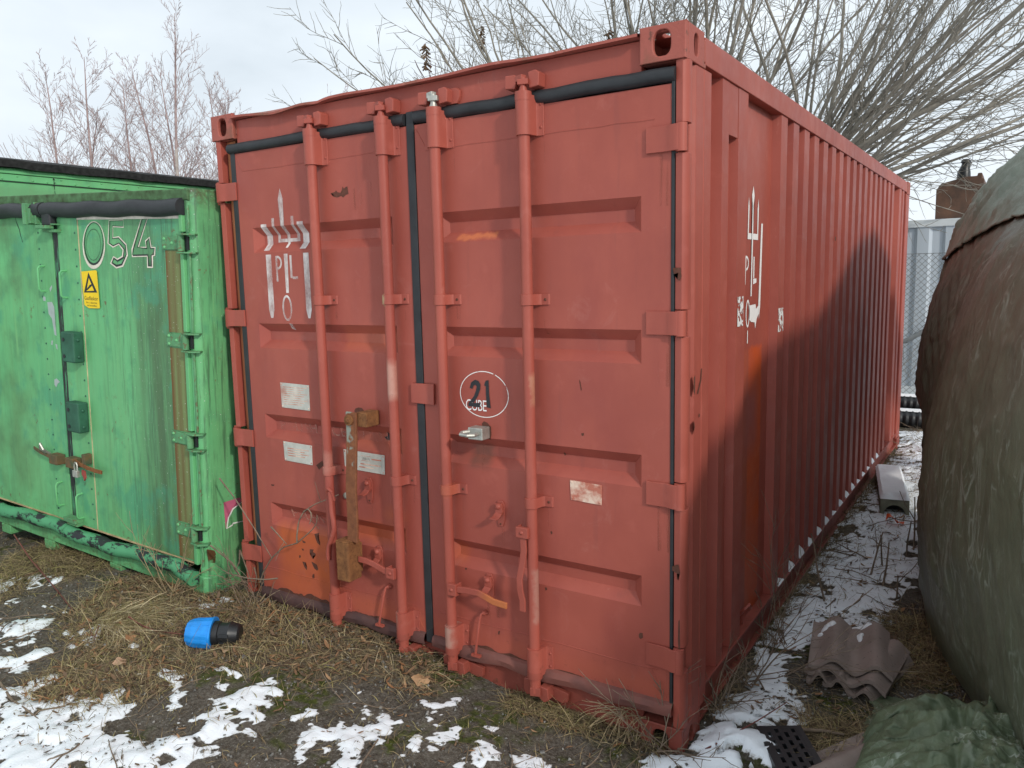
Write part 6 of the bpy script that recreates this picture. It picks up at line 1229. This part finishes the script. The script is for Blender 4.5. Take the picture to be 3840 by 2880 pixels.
parts = [blades(4000, GRASS[:2], 1, .03, .15, .0024, .15, -.05), blades(1300, GRASS[:1], 2, .12, .36, .0026, .05, .15, wind=2.7), blades(1200, GRASS[:2], 21, .10, .30, .0024, .07, .2), blades(300, GRASS[:2], 22, .06, .16, .0022, .7, .2), blades(1200, [GRASS[9]], 3, .12, .34, .0030, .18, .40, wind=.25), blades(1300, [GRASS[2]], 4, .05, .20, .0026, .2, .1), blades(260, [GRASS[3]], 5, .08, .20, .0026, .4, .15),
         blades(3800, [GRASS[4], GRASS[5]], 6, .05, .22, .003, .5, -.15), blades(2600, [GRASS[6], GRASS[7]], 7, .06, .24, .0032, .25, .0), blades(2600, [GRASS[8]], 8, .06, .26, .003, .2, .05),
         blades(3600, [[(-3.3, -1.3), (2.6, -1.3), (2.3, -.2), (-1, -.25), (-3.3, .0)]], 9, .03, .12, .0028, .15, .05), blades(1500, [[(2.5, 1.6), (3.1, 1.6), (2.95, 4.5), (2.5, 7), (2.45, 4)]], 10, .04, .16, .0028, .45, -.1), blades(700, [[(2.65, .35), (3.1, .35), (3.3, .9), (3.1, 1.5), (2.65, 1.5)]], 12, .04, .16, .003, .3, .0)]
off = 0; Vs = []; Fs = []; Ts = []
for v, f, t_ in parts: Vs.append(v); Fs.append(f + off); Ts.append(t_); off += len(v)
tag(npmesh('dry_grass', np.concatenate(Vs), np.concatenate(Fs), M_grass, None, {'tint': np.concatenate(Ts)}), kind='stuff')
def litter(n, polys, seed, s0, s1):
    R = np.random.default_rng(seed); A = [np.array(p) for p in polys]; lo = np.min([a.min(0) for a in A], 0); hi = np.max([a.max(0) for a in A], 0)
    xs = R.uniform(lo[0], hi[0], n * 6); ys = R.uniform(lo[1], hi[1], n * 6); k = sdf(xs, ys, polys) > -.05; xs, ys = xs[k][:n], ys[k][:n]; V = []; F_ = []; T_ = []
    for x, y in zip(xs, ys):
        a = R.uniform(0, 6.28); s_ = R.uniform(s0, s1); w = s_ * R.uniform(.3, .7); tl = R.normal(0, .5); z = g_at(x, y) + .004 + .4 * s_ * abs(math.sin(tl)); c, sn_ = math.cos(a), math.sin(a); cu = R.uniform(-.3, .5) * w
        q = [(-s_, 0, 0), (-.3 * s_, -w / 2, cu), (.5 * s_, -w * .4, cu), (s_, 0, s_ * .3), (.4 * s_, w * .45, cu), (-.35 * s_, w / 2, cu)]; n0 = len(V)
        for u, v, h in q: V.append((x + u * c - v * sn_, y + u * sn_ + v * c, z + h + u * math.sin(tl) * .5))
        V.append((x, y, z)); m_ = n0 + 6
        F_ += [(n0, n0 + 1, m_, n0 + 5), (n0 + 1, n0 + 2, n0 + 3, m_), (m_, n0 + 3, n0 + 4, n0 + 5)]; T_ += [R.random()] * 7
    return np.array(V), np.array(F_), np.array(T_)
def leafmat():
    t = NT('leaf_litter', .85, .2); v = t.attr('tint'); x = t.n('ShaderNodeValToRGB'); t.l(v, x.inputs[0]); e = x.color_ramp.elements; e[0].color = (.07, .045, .028, 1); e[1].color = (.40, .27, .16, 1); k_ = e.new(.5); k_.color = (.17, .115, .075, 1); k_ = e.new(.9); k_.color = (.28, .14, .065, 1); t.col(x.outputs[0]); return t.m
lp = [litter(2600, GRASS[:2], 1, .008, .028), litter(1100, [[(-3.3, -1.4), (2.6, -1.4), (2.3, -.2), (-1, -.3), (-3.3, .1)]], 2, .006, .018), litter(700, [GRASS[2], GRASS[3], GRASS[6], GRASS[7]], 3, .008, .022), litter(550, [[(2.45, .2), (3.1, .9), (3.0, 4), (2.9, 7), (2.45, 7)]], 4, .008, .028)]
off = 0; Vs = []; Fs = []; Ts = []
for v, f, t_ in lp: Vs.append(v); Fs.append(f + off); Ts.append(t_); off += len(v)
tag(npmesh('leaf_litter', np.concatenate(Vs), np.concatenate(Fs), leafmat(), None, {'tint': np.concatenate(Ts)}, False), kind='stuff')
R = np.random.default_rng(8); V = []; F_ = []
for i in range(5200):
    if i < 3600: x, y = R.uniform(-3.2, 2.5), R.uniform(-1.45, .1)
    else: x, y = R.uniform(2.6, 3.3), R.uniform(.2, 1.6)
    s_ = abs(R.normal(0, .0035)) + .0018; z = g_at(x, y) + s_ * .3; n0 = len(V); q = R.normal(0, .25, (6, 3)) + np.array([(1, 0, 0), (-1, 0, 0), (0, 1, 0), (0, -1, 0), (0, 0, .8), (0, 0, -.8)])
    V += [tuple(np.array((x, y, z)) + s_ * p) for p in q]; F_ += [(n0 + a, n0 + b, n0 + c) for a, b, c in ((0, 2, 4), (2, 1, 4), (1, 3, 4), (3, 0, 4), (2, 0, 5), (1, 2, 5), (3, 1, 5), (0, 3, 5))]
tag(npmesh('gravel', np.array(V), np.array(F_), simple('gravel_stone', (.13, .125, .115), .85, .6, 60, 0, 60, .2, c2=(.34, .33, .31)), None, None, False), kind='stuff')
# twigs and sticks scattered on the snow path
R = np.random.default_rng(15); T = Tubes()
for i in range(230):
    if i < 150: x, y = R.uniform(2.46, 3.05), 1.4 + 5.8 * R.random() ** .9
    else: x, y = R.uniform(-2.2, 2.4), R.uniform(-1.35, -.2)
    l = R.uniform(.05, .32) if R.random() < .85 else R.uniform(.3, .6); a = R.uniform(0, 6.28); e_ = abs(R.normal(0, .12)); P = wander((x, y, g_at(x, y) + .006), (math.cos(a) * math.cos(e_), math.sin(a) * math.cos(e_), math.sin(e_)), l, 6, .13, -.03, R); P[:, 2] = np.maximum(P[:, 2], [g_at(p[0], p[1]) + .004 for p in P]); T.add(P, R.uniform(.0014, .0042) * np.linspace(1, .6, 7), 4)
tag(T.build('fallen_twigs', M_stem), kind='stuff')
for i, (x, y, h, dx, dy) in enumerate(((2.888, 2.665, .22, .0, .0), (2.839, 2.016, .24, .02, .05), (2.80, 2.36, .2, -.05, .0), (2.92, 2.72, .33, .02, .05), (2.925, 1.92, .13, .0, .0), (2.75, 2.15, .26, .06, .1), (2.62, 1.62, .36, -.10, .05))):
    z = g_at(x, y); T = Tubes(); P = wander((x, y, z - .03), (dx, dy, h), h + .03, 6, .05, .03, R); T.add(P, np.linspace(.0062, .004, 7), 5)
    if i in (3, 5, 6): p, d = at(P, .6); T.add(wander(p, side_dir(d, .5, R), h * .6, 5, .06, .02, R), np.linspace(.0035, .002, 6), 4)
    tag(T.build('cut_stem', M_stem), ('short upright stem stub poking out of the snow path', 'thin stem stub in the snow path nearer the roof tiles', 'leaning pair of thin stems in the middle of the snow path', 'forked stem in the snow against the olive tarpaulin', 'lowest stem stub by the olive tarpaulin foot', 'forked leaning twig in the middle of the snow path', 'tall forked twig by the red container base')[i], 'stem', 'stem stubs in the snow path')
def weed(name, lab, paths, m, r, cat='plant', side=0, seed=1):
    R = np.random.default_rng(seed); T = Tubes(); 
    for P in paths:
        P = np.array(P, float); q = np.linspace(0, len(P) - 1, len(P) * 3); P = np.stack([np.interp(q, np.arange(len(P)), P[:, c]) for c in range(3)], -1) if len(P) > 2 else P
        T.add(P, np.linspace(r, r * .45, len(P)), 5)
        for j in range(side): p, d = at(P, R.uniform(.1, .95)); T.add(wander(p, side_dir(d, .8, R), R.uniform(.03, .12), 5, .15, 0, R), np.linspace(r * .4, r * .25, 6), 3)
    return tag(T.build(name, m), lab, cat)
weed('dry_vine', 'dry looping vine stem climbing the lower left corner of the red container', VINE, M_stem, .0045, side=1)
sp_ = thing('sapling', 'dark bare sapling leaning up from between the green and red container tops', 'sapling', (-.9, 2.6, .1)); T = Tubes(); R = np.random.default_rng(91)
for d, l in (((-.30, .05, 1), 3.1), ((-.05, .1, 1), 3.3)):
    P = wander((0, 0, 0), d, l, 12, .03, .0, R); T.add(P, np.linspace(.022, .006, 13), 5)
    for j in range(10): p, dd = at(P, R.uniform(.65, .98)); Q = wander(p, side_dir(dd, .5, R), R.uniform(.25, .7), 7, .07, .02, R); T.add(Q, np.linspace(.006, .003, 8), 4); p2, d2 = at(Q, .5); T.add(wander(p2, side_dir(d2, .5, R), .25, 4, .08, .0, R), .0028, 3)
T.build('stems', simple('dark_sapling_bark', (.10, .055, .05), .8, .3), sp_)
weed('bramble_cane', 'long red thorny bramble cane arching over the dry grass', [CANE], M_cane, .0048, side=14, seed=4)
weed('bramble_cane', 'thin dark red bramble shoot lying toward the blue coupling', [CANE2], M_cane, .0036, side=6, seed=5)
weed('bramble_cane', 'short red bramble fork beside the dry leaf', [CANE3], M_cane, .0036, side=6, seed=6)
weed('fallen_stick', 'brown curved stick lying on the snow at the lower left', [[(-.30, -1.10, .045), (-.09, -1.15, .05), (.05, -1.16, .055), (.22, -1.17, .045)]], M_stem, .007, 'stick')
weed('fallen_stick', 'thick brown stick lying beside the black grating', [[(2.70, .24, .03), (2.78, .32, .035), (2.86, .37, .03), (2.93, .39, .025)]], M_stem, .011, 'stick', seed=3)
weed('fallen_stick', 'long red brown stem lying across the snow at the red corner', [[(2.52, .02, .035), (2.58, .10, .06), (2.66, .24, .085), (2.72, .38, .10)]], M_cane, .004, 'stick', side=2, seed=3)
weed('fallen_stick', 'pale bent straw stick lying below the dry grass mat', [[(.20, -.95, .05), (.36, -.84, .062), (.44, -.85, .06), (.60, -.80, .06)]], simple('pale_straw', (.38, .30, .17), .7, .2), .004, 'stick', side=1, seed=8)
for i, (base, n, l0, l1, el, mt, lab) in enumerate((((2.50, .60, .01), 15, .25, .75, (10, 65), M_stem, 'bushy bare brown weed growing from the snow along the red container base'), ((2.465, .33, .01), 12, .12, .40, (8, 70), M_stem, 'dark dry weed at the foot of the near red side'), ((2.37, -.05, .015), 16, .12, .40, (10, 75), M_grass if False else M_stem, 'dry weed hanging over the near corner casting'), ((2.52, 1.05, .01), 14, .25, .75, (35, 80), M_stem, 'thin bare weed beside the red rail'), ((.16, -.10, .12), 16, .12, .42, (15, 75), M_stem, 'grey dead weed between the two containers'), ((-.35, -.22, .11), 14, .2, .55, (20, 75), simple('straw_weed', (.30, .22, .13), .8, .3), 'straw coloured weed at the green container corner'))):
    o = low_twigs('dead_weed', lab, base, n, 60 + i, mt, l0, l1, el)
# straw-coloured tuft over the near casting
R = np.random.default_rng(5); T = Tubes()
for i in range(42):
    a = R.normal(-2.0, .8); P = wander((2.225 + R.normal(0, .04), -.015 + R.normal(0, .015), .10 + R.normal(0, .012)), (math.cos(a) * .6, -abs(math.sin(a)) * .6, .35), R.uniform(.08, .19), 7, .12, -.22, R); P[:, 2] = np.maximum(P[:, 2], .012); T.add(P, np.linspace(.0018, .0008, 8), 3)
tag(T.build('grass_tuft', simple('straw', (.34, .26, .15), .75, .4, 40)), 'drooping tuft of dry straw over the near red corner casting', 'grass tuft')
# single dry leaves that stand out
def leaf(lab, x, y, s_, a, col_, seed):
    R = np.random.default_rng(seed); n = 16; m = MB(); V = [(0, 0, .25 * s_)]
    for ring in (.55, 1.):
        for i in range(n):
            t = 2 * math.pi * i / n; r_ = ring * s_ * (.62 + .38 * abs(math.sin(2.5 * t)) if ring == 1. else .62); V.append((r_ * math.cos(t) * 1.25, r_ * math.sin(t) * .85, s_ * (.12 + .28 * math.sin(t * 2 + seed) * ring + .1 * R.random())))
    m.add(V, [(0, 1 + i, 1 + (i + 1) % n) for i in range(n)] + [(1 + i, 1 + n + i, 1 + n + (i + 1) % n, 1 + (i + 1) % n) for i in range(n)]); o = m.build('dry_leaf', simple('dry_leaf_%s' % seed, col_, .75, .3, 40, .3, 80), None, smooth=True, recalc=False); o.location = (x, y, g_at(x, y) + .012); o.rotation_euler = (.5, .1, a); tag(o, lab, 'leaf', 'large curled dry leaves')
leaf('large crumpled brown leaf at the foot of the right red door', 1.349, -.185, .036, .6, (.36, .21, .11), 2); leaf('curled orange brown leaf above the straw left of the coupling', -.08, -.62, .034, 2.0, (.38, .20, .10), 3); leaf('pinkish brown leaf on bare soil left of the coupling', .085, -.77, .026, 1.1, (.36, .23, .15), 4); leaf('small tan leaf right of the black coupling end', .46, -.50, .022, 2.6, (.36, .26, .16), 5)
